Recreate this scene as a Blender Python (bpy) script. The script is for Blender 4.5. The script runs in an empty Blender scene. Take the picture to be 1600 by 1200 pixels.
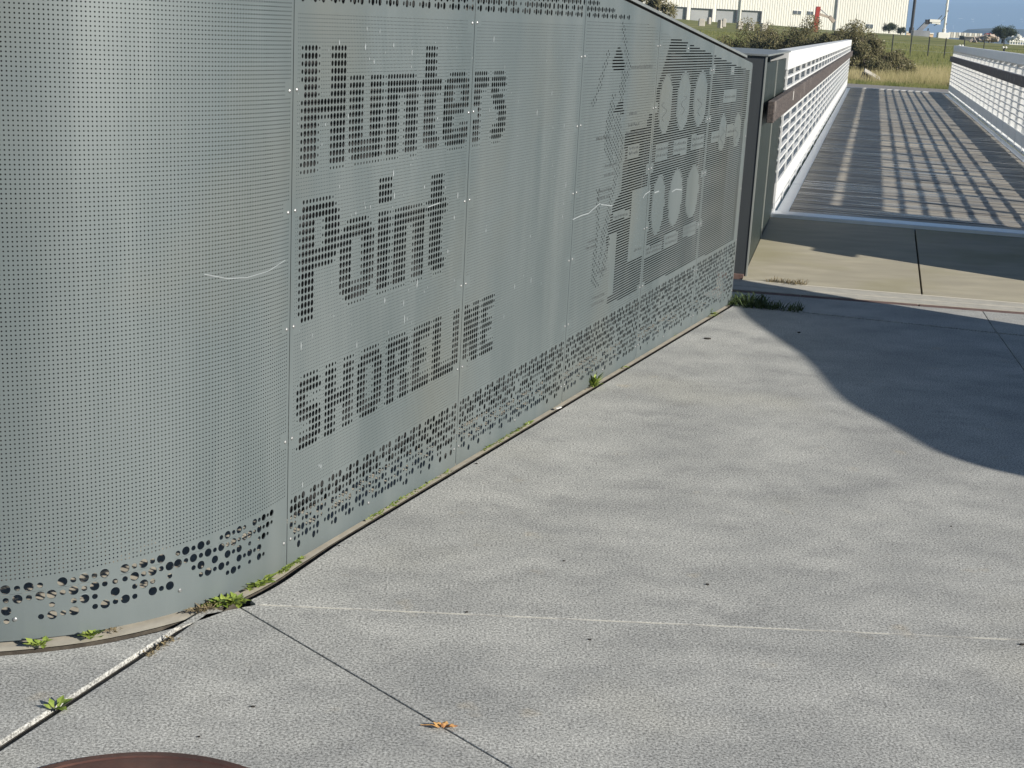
import bpy, math, random
import numpy as np
from mathutils import Vector, Matrix
rnd = random.Random(7)
SC = bpy.context.scene
COL = SC.collection

# ------------------------------------------------------------------ camera
H = 1.6
FW = Vector((0, 0.96890861, -0.24741888)); RT = Vector((0.99858348, 0.01316452, 0.05155311)); UP = Vector((-0.0532074, 0.2470684, 0.96753614))
cam = bpy.data.cameras.new('camera'); co = bpy.data.objects.new('camera', cam); COL.objects.link(co)
co.matrix_world = Matrix(((RT.x, UP.x, -FW.x, 0), (RT.y, UP.y, -FW.y, 0), (RT.z, UP.z, -FW.z, H), (0, 0, 0, 1)))
cam.sensor_width = 36; cam.lens = 2250 / 1600 * 36; cam.clip_start = 0.05; cam.clip_end = 30000
SC.camera = co

# ------------------------------------------------------------------ light
SUN_AZ = math.radians(-34); SUN_EL = math.radians(23.5)
tosun = Vector((math.cos(SUN_AZ) * math.cos(SUN_EL), math.sin(SUN_AZ) * math.cos(SUN_EL), math.sin(SUN_EL)))
W = bpy.data.worlds.new("World"); SC.world = W; W.use_nodes = True
nt = W.node_tree; bg = nt.nodes['Background']
sky = nt.nodes.new('ShaderNodeTexSky'); sky.sky_type = 'NISHITA'; sky.sun_disc = False
sky.sun_elevation = SUN_EL; sky.sun_rotation = math.pi / 2 - SUN_AZ
sky.air_density = 1.0; sky.dust_density = 0.6; sky.ozone_density = 4.0
nt.links.new(sky.outputs[0], bg.inputs[0]); bg.inputs[1].default_value = 0.05
sl = bpy.data.lights.new('sun', 'SUN'); sl.energy = 5.0; sl.angle = math.radians(0.55); sl.color = (1.0, 0.94, 0.85)
so = bpy.data.objects.new('sun', sl); COL.objects.link(so); so.rotation_euler = tosun.to_track_quat('Z', 'Y').to_euler()
SC.view_settings.view_transform = 'Standard'; SC.view_settings.look = 'None'; SC.view_settings.gamma = 1
SC.view_settings.exposure = 0.6
SC.render.engine = 'CYCLES'

# ------------------------------------------------------------------ materials
def mat(name, c1, c2=None, scale=5.0, rough=0.7, metal=0.0, bump=0.0, bscale=None, stretch=(1, 1, 1), c3=None, s3=1.0, contrast=(0.35, 0.65), spec=0.5, detail=4, bstretch=None, big=None, rotz=0, wet=False):
    m = bpy.data.materials.new(name); m.use_nodes = True; n = m.node_tree; b = n.nodes['Principled BSDF']
    b.inputs['Roughness'].default_value = rough; b.inputs['Metallic'].default_value = metal
    b.inputs['Specular IOR Level'].default_value = spec
    b.inputs['Base Color'].default_value = (*c1, 1)
    tc = n.nodes.new('ShaderNodeTexCoord')
    def mapped(st):
        mp = n.nodes.new('ShaderNodeMapping'); mp.inputs['Scale'].default_value = st
        src = tc.outputs['Object']
        if rotz:
            m0_ = n.nodes.new('ShaderNodeMapping'); m0_.inputs['Rotation'].default_value = (0, 0, rotz); n.links.new(src, m0_.inputs[0]); src = m0_.outputs[0]
        n.links.new(src, mp.inputs[0]); return mp.outputs[0]
    def noise(sc, st, det=4):
        t = n.nodes.new('ShaderNodeTexNoise'); t.inputs['Scale'].default_value = sc; t.inputs['Detail'].default_value = det
        n.links.new(mapped(st), t.inputs[0]); return t.outputs[0]
    def ramp(src, lo, hi):
        r = n.nodes.new('ShaderNodeMapRange'); r.inputs[1].default_value = lo; r.inputs[2].default_value = hi
        n.links.new(src, r.inputs[0]); return r.outputs[0]
    def mix(fac, a, bb):
        x = n.nodes.new('ShaderNodeMix'); x.data_type = 'RGBA'
        n.links.new(fac, x.inputs[0])
        for i, v in ((6, a), (7, bb)):
            if isinstance(v, tuple): x.inputs[i].default_value = (*v, 1)
            else: n.links.new(v, x.inputs[i])
        return x.outputs[2]
    col = c1
    if c2: col = mix(ramp(noise(scale, stretch, detail), *contrast), c1, c2)
    if big:  # (colour, scale, lo, hi, stretch)
        col = mix(ramp(noise(big[1], big[4] if len(big) > 4 else (1, 1, 1), 5), big[2], big[3]), col, big[0])
    if c3: col = mix(ramp(noise(s3, (1, 1, 1), 3), 0.5, 0.72), col, c3)
    if not isinstance(col, tuple): n.links.new(col, b.inputs['Base Color'])
    if wet:
        rr = n.nodes.new('ShaderNodeMapRange'); rr.inputs[1].default_value = .50; rr.inputs[2].default_value = .62; rr.inputs[3].default_value = rough; rr.inputs[4].default_value = .16
        n.links.new(noise(2.2, (.35, 5, 1), 3), rr.inputs[0]); n.links.new(rr.outputs[0], b.inputs['Roughness'])
    if bump:
        bp = n.nodes.new('ShaderNodeBump'); bp.inputs['Strength'].default_value = bump; bp.inputs['Distance'].default_value = 0.01
        n.links.new(noise(bscale or scale, bstretch or stretch, 3), bp.inputs['Height']); n.links.new(bp.outputs[0], b.inputs['Normal'])
    m['h'] = 1
    return m
M = {}
M['panel'] = mat('panel_metal', (0.112, 0.138, 0.142), (0.142, 0.168, 0.171), 2.2, rough=0.5, metal=0.2, big=((0.175, 0.20, 0.20), 2.6, .5, .78, (1.6, 1.6, .22)), stretch=(1.5, 1.5, 0.35), bump=0.06, bscale=30, bstretch=(1, 1, .4), c3=(0.145, 0.16, 0.15), s3=1.3)
M['panel_edge'] = mat('panel_edge', (0.3, 0.32, 0.32), rough=0.4, metal=0.5)
M['cap'] = mat('cap_metal', (0.25, 0.27, 0.265), (0.21, 0.23, 0.23), 8, rough=0.5, metal=0.3)
M['darksteel'] = mat('dark_steel', (0.045, 0.05, 0.052), (0.06, 0.066, 0.066), 6, rough=0.6, metal=0.2, stretch=(1, 1, .3))
M['inner'] = mat('inner_steel', (0.05, 0.05, 0.05), (0.08, 0.08, 0.075), 6, rough=0.8)
M['hole_shade'] = mat('hole_shade', (0.018, 0.019, 0.02), rough=0.9)
M['pier'] = mat('pier_paint', (0.016, 0.024, 0.021), (0.024, 0.033, 0.029), 4, rough=0.5, stretch=(1, 1, .25), big=((0.04, 0.045, 0.038), 9, .6, .8, (1, 1, .2)))
M['pierfront'] = mat('pier_front', (0.045, 0.052, 0.056), (0.055, 0.062, 0.066), 5, rough=0.55, stretch=(1, 1, .2))
M['pieredge'] = mat('pier_edge', (0.38, 0.4, 0.37), rough=0.45, metal=0.4)
M['white'] = mat('white_paint', (0.68, 0.70, 0.70), (0.73, 0.73, 0.715), 5, rough=0.5, big=((0.55, 0.56, 0.54), 12, .62, .8, (1, 1, .2)))
M['galv'] = mat('galvanised', (0.80, 0.84, 0.88), (0.86, 0.89, 0.92), 14, rough=0.36, metal=0.8)
M['handwood'] = mat('handrail_wood', (0.05, 0.042, 0.04), (0.11, 0.09, 0.08), 7, rough=0.75, stretch=(6, .6, 14), bump=.4, bscale=12, bstretch=(6, .5, 12), big=((0.24, 0.21, 0.19), 5, .60, .75))
M['deck'] = mat('deck_wood', (0.41, 0.375, 0.31), (0.095, 0.09, 0.085), 5, rough=0.62, stretch=(.35, 5, 1), bump=.5, bscale=8, bstretch=(.25, 10, 1), big=((0.46, 0.42, 0.34), 1.3, .45, .72, (.5, 3.5, 1)), spec=.5, rotz=math.radians(13.1), wet=True, contrast=(.38, .62))
M['screw'] = mat('screw_steel', (0.30, 0.31, 0.31), rough=0.4, metal=0.7)
M['footing'] = mat('footing_concrete', (0.52, 0.48, 0.39), (0.42, 0.39, 0.32), 20, rough=0.9, bump=.2)
M['soil_and_gap_shade'] = mat('soil_and_gap_shade', (0.045, 0.038, 0.030), (0.08, 0.07, 0.055), 30, rough=1, bump=.5)
M['ramp'] = mat('ramp_concrete', (0.46, 0.42, 0.31), (0.38, 0.345, 0.26), 3, rough=0.85, bump=.12, bscale=80, c3=(0.34, 0.31, 0.20), s3=1.4, big=((0.36, 0.33, 0.25), 1.3, .5, .8), stretch=(1, 3, 1))
M['strip'] = mat('strip_concrete', (0.50, 0.475, 0.405), (0.42, 0.405, 0.35), 12, rough=0.9, bump=.1, bscale=80)
M['litedge'] = mat('lit_edge', (0.62, 0.59, 0.5), rough=.9)
M['rustbrick'] = mat('rust_channel', (0.12, 0.07, 0.06), (0.18, 0.12, 0.10), 14, rough=0.9)
M['rust'] = mat('rusty_plate', (0.105, 0.048, 0.038), (0.15, 0.075, 0.055), 9, rough=0.5, metal=.2, bump=.25, bscale=40, big=((0.06, 0.032, 0.028), 4, .5, .7))
M['joint'] = mat('joint_sealant', (0.6, 0.58, 0.5), (0.36, 0.35, 0.32), 9, rough=.9, contrast=(.45, .6))
M['path'] = mat('path_asphalt', (0.26, 0.25, 0.235), (0.22, 0.21, 0.2), .8, rough=.95)
M['grass'] = mat('field_grass', (0.12, 0.14, 0.045), (0.28, 0.27, 0.11), .5, rough=1, stretch=(.5, 1.6, 1), bump=.8, bscale=3, big=((0.34, 0.30, 0.16), .05, .55, .8, (1, 2.5, 1)), detail=8, spec=.1)
M['greenblade'] = mat('green_blades', (0.10, 0.125, 0.04), (0.22, 0.22, 0.09), 1.5, rough=.9, spec=.15)
M['dryblade'] = mat('dry_blades', (0.42, 0.36, 0.20), (0.26, 0.24, 0.11), .7, rough=.9, spec=.15)
M['shrub'] = mat('shrub_leaf', (0.065, 0.065, 0.03), (0.15, 0.14, 0.065), 2.5, rough=.8, spec=.2, contrast=(.4, .6))
M['shrubdry'] = mat('shrub_leaf_dry', (0.19, 0.165, 0.09), (0.11, 0.10, 0.05), 2.5, rough=.8, spec=.2)
M['seed'] = mat('seed_heads', (0.55, 0.5, 0.38), rough=.9)
M['bark'] = mat('bark', (0.07, 0.055, 0.04), (0.11, 0.09, 0.07), 4, rough=.95)
M['treeleaf'] = mat('tree_leaf', (0.022, 0.032, 0.012), (0.05, 0.06, 0.025), 1.2, rough=.8, spec=.2)
M['cream'] = mat('cream_cladding', (0.86, 0.84, 0.76), (0.82, 0.80, 0.72), .15, rough=.6, stretch=(1, 1, .4))
M['bay'] = mat('bay_door', (0.42, 0.43, 0.42), (0.36, 0.37, 0.37), .3, rough=.7)
M['bayshade'] = mat('bay_shadow', (0.05, 0.05, 0.05), rough=.8)
M['trim'] = mat('trim_paint', (0.75, 0.74, 0.68), rough=.6)
M['glass'] = mat('window_glass', (0.12, 0.14, 0.16), rough=.1, spec=.8)
M['red'] = mat('red_paint', (0.42, 0.035, 0.025), (0.3, 0.05, 0.035), 2, rough=.5)
M['steelgrey'] = mat('grey_steel', (0.3, 0.31, 0.33), (0.22, 0.23, 0.25), 1, rough=.5, metal=.3)
M['black'] = mat('black_paint', (0.025, 0.025, 0.028), rough=.6)
M['concrete'] = mat('block_concrete', (0.5, 0.47, 0.41), (0.4, 0.38, 0.33), 1.5, rough=.9)
M['orange'] = mat('orange_board', (0.62, 0.33, 0.12), (0.66, 0.48, 0.3), .25, rough=.8)
M['tan'] = mat('tan_board', (0.66, 0.52, 0.38), rough=.8)
M['rubble'] = mat('rubble', (0.5, 0.42, 0.34), (0.3, 0.25, 0.21), 1.0, rough=.9)
M['hillnear'] = mat('near_hill', (0.05, 0.055, 0.035), (0.08, 0.08, 0.05), .004, rough=1)
M['hillfar'] = mat('far_hill', (0.09, 0.09, 0.05), (0.06, 0.07, 0.04), .0012, rough=1)
M['water'] = mat('water', (0.04, 0.06, 0.07), rough=.15, bump=.3, bscale=.5)
M['leafdry'] = mat('dry_leaf', (0.60, 0.36, 0.13), (0.30, 0.12, 0.04), 60, rough=.7)
M['debris'] = mat('debris', (0.03, 0.026, 0.022), rough=.9)
M['paper'] = mat('paper_scrap', (0.75, 0.74, 0.7), rough=.9)
M['weed'] = mat('weed_leaf', (0.16, 0.24, 0.035), (0.28, 0.34, 0.07), 30, rough=.6)
M['weeddark'] = mat('dark_grass', (0.035, 0.065, 0.018), (0.08, 0.12, 0.03), 30, rough=.7)
M['weeddry'] = mat('dry_weed', (0.30, 0.24, 0.13), (0.16, 0.13, 0.08), 40, rough=.9)
M['etch'] = mat('etched_mark', (0.085, 0.095, 0.098), rough=.6)
M['scratch'] = mat('scratch_mark', (0.28, 0.31, 0.32), rough=.6)

def speckle_concrete():
    m = bpy.data.materials.new('plaza_concrete'); m.use_nodes = True; n = m.node_tree; b = n.nodes['Principled BSDF']
    b.inputs['Roughness'].default_value = .82; b.inputs['Specular IOR Level'].default_value = .35
    tc = n.nodes.new('ShaderNodeTexCoord')
    def nz(sc, det=3, rough=.5, st=(1, 1, 1), dist=0):
        mp = n.nodes.new('ShaderNodeMapping'); mp.inputs['Scale'].default_value = st; n.links.new(tc.outputs['Object'], mp.inputs[0])
        t = n.nodes.new('ShaderNodeTexNoise'); t.inputs['Scale'].default_value = sc; t.inputs['Detail'].default_value = det; t.inputs['Roughness'].default_value = rough
        t.inputs['Distortion'].default_value = dist
        n.links.new(mp.outputs[0], t.inputs[0]); return t.outputs[0]
    def mr(s, a, bb, c=0, d=1):
        r = n.nodes.new('ShaderNodeMapRange'); n.links.new(s, r.inputs[0])
        for i, v in enumerate((a, bb, c, d)): r.inputs[i + 1].default_value = v
        return r.outputs[0]
    def mx(f, a, bb, bt='MIX'):
        x = n.nodes.new('ShaderNodeMix'); x.data_type = 'RGBA'; x.blend_type = bt
        if isinstance(f, float): x.inputs[0].default_value = f
        else: n.links.new(f, x.inputs[0])
        for i, v in ((6, a), (7, bb)):
            if isinstance(v, tuple): x.inputs[i].default_value = (*v, 1)
            else: n.links.new(v, x.inputs[i])
        return x.outputs[2]
    base = mx(mr(nz(2.2, 9, .68, (1, 1.2, 1)), .36, .64), (0.305, 0.307, 0.292), (0.44, 0.438, 0.408))
    base = mx(mr(nz(4.5, 9, .7, (1, 1.2, 1)), .52, .72, 0, .65), base, (0.235, 0.236, 0.228))
    base = mx(mr(nz(.9, 3, .5), .56, .72, 0, .45), base, (0.43, 0.415, 0.35))
    base = mx(mr(nz(5, 3), .66, .75, 0, .4), base, (0.42, 0.36, 0.26))
    fine = mr(nz(150, 4, .8), .38, .62, .36, 1.72)
    c = n.nodes.new('ShaderNodeCombineColor')
    for i in range(3): n.links.new(fine, c.inputs[i])
    base = mx(1.0, base, c.outputs[0], 'MULTIPLY')
    n.links.new(base, b.inputs['Base Color'])
    bp = n.nodes.new('ShaderNodeBump'); bp.inputs['Strength'].default_value = .5; bp.inputs['Distance'].default_value = .0012
    n.links.new(nz(150, 4, .8), bp.inputs['Height']); n.links.new(bp.outputs[0], b.inputs['Normal'])
    return m
M['plaza'] = speckle_concrete()

# ------------------------------------------------------------------ helpers
class MB:
    def __init__(s): s.v = []; s.f = []
    def quad(s, a, b, c, d):
        k = len(s.v); s.v += [a, b, c, d]; s.f.append((k, k + 1, k + 2, k + 3))
    def poly(s, pts):
        k = len(s.v); s.v += list(pts); s.f.append(tuple(range(k, k + len(pts))))
    def prism(s, pts, z0, z1):
        n = len(pts); k = len(s.v)
        s.v += [(p[0], p[1], z1) for p in pts] + [(p[0], p[1], z0) for p in pts]
        s.f.append(tuple(range(k, k + n))); s.f.append(tuple(range(k + 2 * n - 1, k + n - 1, -1)))
        for i in range(n):
            j = (i + 1) % n; s.f.append((k + i, k + n + i, k + n + j, k + j))
    def box(s, c, sx, sy, sz, ax=(1, 0), rot=None):
        """centre c, sizes, ax = direction of local x in plan"""
        ex = Vector((ax[0], ax[1], 0)).normalized(); ey = Vector((-ex.y, ex.x, 0)); ez = Vector((0, 0, 1))
        if rot: ex, ey, ez = rot
        c = Vector(c); k = len(s.v)
        for dx in (-.5, .5):
            for dy in (-.5, .5):
                for dz in (-.5, .5): s.v.append(tuple(c + ex * dx * sx + ey * dy * sy + ez * dz * sz))
        for q in ((0, 1, 3, 2), (4, 6, 7, 5), (0, 4, 5, 1), (2, 3, 7, 6), (0, 2, 6, 4), (1, 5, 7, 3)): s.f.append(tuple(k + i for i in q))
    def bar(s, a, b, w, h=None, up=(0, 0, 1)):
        a = Vector(a); b = Vector(b); e = (b - a); L = e.length; ex = e.normalized(); ey = Vector(up).cross(ex)
        if ey.length < 1e-4: ey = Vector((0, 1, 0)).cross(ex)
        ey.normalize(); ez = ex.cross(ey); s.box((a + b) / 2, L, w, h or w, rot=(ex, ey, ez))
    def tube(s, a, b, r0, r1=None, n=8):
        r1 = r0 if r1 is None else r1; a = Vector(a); b = Vector(b); ex = (b - a).normalized()
        u = ex.orthogonal().normalized(); w = ex.cross(u); k = len(s.v)
        for p, r in ((a, r0), (b, r1)):
            for i in range(n):
                t = 2 * math.pi * i / n; s.v.append(tuple(p + (u * math.cos(t) + w * math.sin(t)) * r))
        for i in range(n):
            j = (i + 1) % n; s.f.append((k + i, k + j, k + n + j, k + n + i))
        s.f.append(tuple(range(k + n - 1, k - 1, -1))); s.f.append(tuple(range(k + n, k + 2 * n)))
    def build(s, name, m, parent=None, smooth=False, bevel=0):
        me = bpy.data.meshes.new(name); me.from_pydata([tuple(p) for p in s.v], [], s.f); me.update()
        o = bpy.data.objects.new(name, me); COL.objects.link(o); me.materials.append(m)
        if parent is not None:
            o.parent = parent; o.matrix_parent_inverse = PINV.get(parent.name, Matrix())
        if smooth: me.polygons.foreach_set('use_smooth', [True] * len(me.polygons))
        if bevel:
            bv = o.modifiers.new('bevel', 'BEVEL'); bv.width = bevel; bv.segments = 2; bv.limit_method = 'ANGLE'
        return o
PINV = {}
def thing(name, label, cat, loc=(0, 0, 0), group=None):
    o = bpy.data.objects.new(name, None); COL.objects.link(o); o.location = loc; o.empty_display_size = .1
    PINV[o.name] = Matrix.Translation(Vector(loc)).inverted()
    return tag(o, label, cat, group)
def tag(o, label, cat, group=None, kind=None):
    if label: o['label'] = label
    if cat: o['category'] = cat
    if group: o['group'] = group
    if kind: o['kind'] = kind
    return o
def struct(o, kind='structure'):
    o['kind'] = kind; return o
def ray(px, py):
    return (FW * 2250 + RT * (px - 800) - UP * (py - 600)).normalized()
def at(px, py, Y):
    r = ray(px, py); return Vector((0, 0, H)) + r * (Y / r.y)
def gnd(px, py, z=0.0):
    r = ray(px, py); return Vector((0, 0, H)) + r * ((z - H) / r.z)

# ------------------------------------------------------------------ wall surface
E0 = Vector((1.22126, 8.28142)); D = Vector((0.38832, 0.92153)); N = Vector((-D.y, D.x))
CC = Vector((-1.538, 4.2875)); S0 = 4.752; RR = 1.03; K = 1.012
def wpos(s, z, off=0.0):
    """point of the wall face at length s from its far end, height z; off = metres behind the face"""
    if s <= S0: p = E0 - D * s; n = N
    else:
        a = (s - S0) / RR; n = N * math.cos(a) + D * math.sin(a); p = CC - n * (RR - .038 * max(0, 1 - (s - S0) / .7))
    p = p * K + n * off
    return (p.x, p.y, H + (z - H) * K)
def ztrue(s, zt):
    g = min(1.0, max(0.0, 1 - (zt - .15) / 1.25))
    return zt + (.037 if s <= S0 else .067) * (S0 - s) * g
def ztop(s): return 1.425 + .1225 * s if s < 4.6 else 1.9885 + .07 * (s - 4.6)
ZB = 0.025

def ring(mb, s0, s1, za, zb, zc, zd, d, n, walls, hv=None):
    """cell with bottom corners (s0,za),(s1,zb) and top (s0,zd),(s1,zc), hole diameter d"""
    cs = (s0 + s1) / 2; cz = (za + zb + zc + zd) / 4; r = d / 2
    # s decreases to the right in the picture; walk corners
    cor = [(s0, za), (s1, zb), (s1, zc), (s0, zd)]
    k = len(mb.v)
    for p in cor: mb.v.append(wpos(*p))
    hp = []
    st = 1 if s1 > s0 else -1
    rs = r * (hv or 1.0)
    angs = []
    m = n // 4
    for q in range(4):
        base = math.radians(-135 + 90 * q)
        for i in range(m): angs.append(base + i * (math.pi / 2) / m)
    for a in angs:
        p = (cs + st * rs * math.cos(a), cz + r * math.sin(a)); hp.append(p); mb.v.append(wpos(*p))
    for q in range(4):
        a0 = k + 4 + q * m; idx = [k + q, k + (q + 1) % 4] + [k + 4 + ((q * m + i) % n) for i in range(m, -1, -1)]
        mb.f.append(tuple(idx))
    if walls:
        j = len(mb.v)
        for p in hp: mb.v.append(wpos(p[0], p[1], walls))
        for i in range(n):
            i2 = (i + 1) % n; mb.f.append((k + 4 + i, k + 4 + i2, j + i2, j + i))
def solid(mb, s0, s1, za, zb, zc, zd):
    mb.quad(wpos(s0, za), wpos(s1, zb), wpos(s1, zc), wpos(s0, zd))

# ---- lettering as shapes in (u, v): u = (4.752-s)/.02 , v = (1.488-z)/.02
def R(a, b, c, d): return [(a, c), (b, c), (b, d), (a, d)]
def RC(a, b, c, d, r=1.3): return [(a + r, c), (b - r, c), (b, c + r), (b, d - r), (b - r, d), (a + r, d), (a, d - r), (a, c + r)]
LET = [R(2.2, 6.5, -.15, 16.5), R(10, 14.1, -.15, 16.4), R(6, 10.5, 6.7, 9.4),
       R(15.3, 19.1, 3.9, 14.5), R(21.1, 25.1, 3.9, 16.2), RC(15.5, 24, 13.2, 16.3),
       R(26.1, 30.1, 3.9, 16.1), R(32.2, 36.5, 4.8, 16.0), RC(28, 36.4, 4, 7.0),
       R(38.6, 42.6, -.15, 14.5), R(37.4, 44.8, 4.6, 7.0), RC(39, 44.6, 13.2, 15.9),
       RC(45.5, 49.4, 4.8, 15.2), RC(47, 54.5, 3.8, 6.1), RC(52.2, 55.9, 4.8, 10.4), R(48, 55.8, 8.7, 10.4), RC(46.5, 54.9, 13.3, 16), R(52.2, 55.2, 12.1, 14.6),
       R(56.4, 60, 3.9, 15.9), RC(57.5, 63.3, 4, 7.0),
       RC(64.2, 70.2, 3.8, 6.3), RC(64.1, 67.3, 4.2, 9), RC(65, 70.2, 7.6, 10.4), RC(67.3, 70.9, 9, 15), RC(64.3, 70, 13.2, 15.8), R(68, 70.5, 5, 7),
       R(2.2, 6.3, 20.8, 37.6), RC(2.2, 12, 20.8, 23.4), RC(8.7, 12.9, 21.6, 29.6), RC(4, 12.2, 27.6, 30.2),
       RC(13.2, 16.8, 25.5, 35.8), RC(19.8, 23.4, 25.5, 35.8), RC(14.6, 22.2, 24.5, 27.4), RC(14.6, 22.2, 34.1, 36.9),
       R(24.6, 28.8, 19.3, 23.2), R(24.6, 28.6, 24.5, 36.7), R(29.7, 34, 24.5, 36.5), R(36.4, 40.3, 25, 36.5), RC(31, 40.1, 24.4, 27.2),
       R(42.3, 46.8, 20.1, 35), R(40.8, 48.5, 24.3, 26.5), RC(43, 48.4, 33.6, 36.3)]
def sl_(u): return 45.9 - (u - 5) / 31.0
def slet(shapes):
    for p in shapes: LET.append([(u, v + sl_(u)) for u, v in p])
slet([RC(2.8, 8.2, -.2, 2.3, .8), RC(2, 4.7, .8, 5.6, .8), RC(2.6, 8, 4.2, 6.6, .8), RC(5.8, 8.8, 4.8, 10, .8), RC(2.2, 8, 8.2, 10.6, .8), R(6.4, 8.7, 1.3, 2.6), R(2, 4.2, 8.2, 9.4),
      R(10, 12.8, -.1, 10.6), R(15.1, 18, -.1, 10.4), R(12, 16, 4.2, 6.2),
      RC(19.3, 22.2, .9, 10), RC(24.4, 27.3, .9, 10), RC(20.5, 26.2, -.2, 2.2, .8), RC(20.5, 26.2, 8.2, 10.6, .8),
      R(28.7, 31.7, -.1, 10.6), RC(30, 35.5, -.1, 2.2, .8), RC(33.2, 36.4, .7, 5.5, .8), RC(30, 35.6, 4.3, 6.4, .8), R(33.2, 36.4, 6.5, 10.6),
      R(37.5, 40.4, -.1, 10.6), R(38, 44, -.1, 2.1), R(38, 42.5, 4.2, 6.2), R(38, 44, 8.4, 10.6),
      R(45.2, 48.1, -.1, 10.7), R(46, 53.4, 8.5, 10.7), R(52.5, 55.3, -.1, 10.4) if False else R(52.9, 55.4, -.1, 10.6),
      R(56.5, 59.0, -.1, 10.8), R(60.8, 63.4, -.1, 10.8), [(58.2, .6), (60, .6), (61.8, 9.8), (60, 9.8)],
      R(64.5, 67, -.1, 10.8), R(65, 69.8, -.1, 2.1), R(65, 69.2, 4.2, 6.2), R(65, 69.9, 8.5, 10.7)])
LBB = [(min(p[0] for p in q), max(p[0] for p in q), min(p[1] for p in q), max(p[1] for p in q)) for q in LET]
def inpoly(q, x, y):
    c = False; n = len(q); j = n - 1
    for i in range(n):
        xi, yi = q[i]; xj, yj = q[j]
        if (yi > y) != (yj > y) and x < (xj - xi) * (y - yi) / (yj - yi) + xi: c = not c
        j = i
    return c
def cover(u0, u1, v0, v1):
    cand = [q for q, b in zip(LET, LBB) if b[0] < u1 and b[1] > u0 and b[2] < v1 and b[3] > v0]
    if not cand: return 0
    t = 0
    for i in range(4):
        for j in range(4):
            x = u0 + (u1 - u0) * (i + .5) / 4; y = v0 + (v1 - v0) * (j + .5) / 4
            if any(inpoly(q, x, y) for q in cand): t += 1
    return t / 16

# ------------------------------------------------------------------ the perforated wall
wall = thing('perforated_wall', 'long curved grey metal wall with perforated lettering and a sloping top, standing beside the plaza', 'wall', (E0.x - D.x * 2.5, E0.y - D.y * 2.5, 0))
def screwed(s, z, d=.034):
    return any(abs(s - a) < d and abs(z - b) < .02 for a, b in SCREWS)
seam = [S0, 3.628, 2.595, 1.626, 0.70, -0.135]
SCREWS = []
for i, s in enumerate(seam[:5]):
    zs = ([1.70, 1.377, 1.053, .729, .404, .10], [1.57, 1.277, .978, .685, .386, .093], [1.456, 1.183, .912, .636, .36, .10], [1.5, 1.22, .94, .66, .38, .09], [1.38, 1.13, .85, .58, .33, .08])[i]
    for z in zs: SCREWS += [(s + .019, z), (s - .019, z + .002)]
for z in (1.3, 1.0, .7, .4, .1): SCREWS.append((-.105, z))
for s, z in ((5.19, .085), (5.62, .082), (4.27, .075), (3.1, .07), (2.1, .07), (1.2, .06), (1.16, 1.49), (.3, 1.37)): SCREWS.append((s, z))

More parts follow.
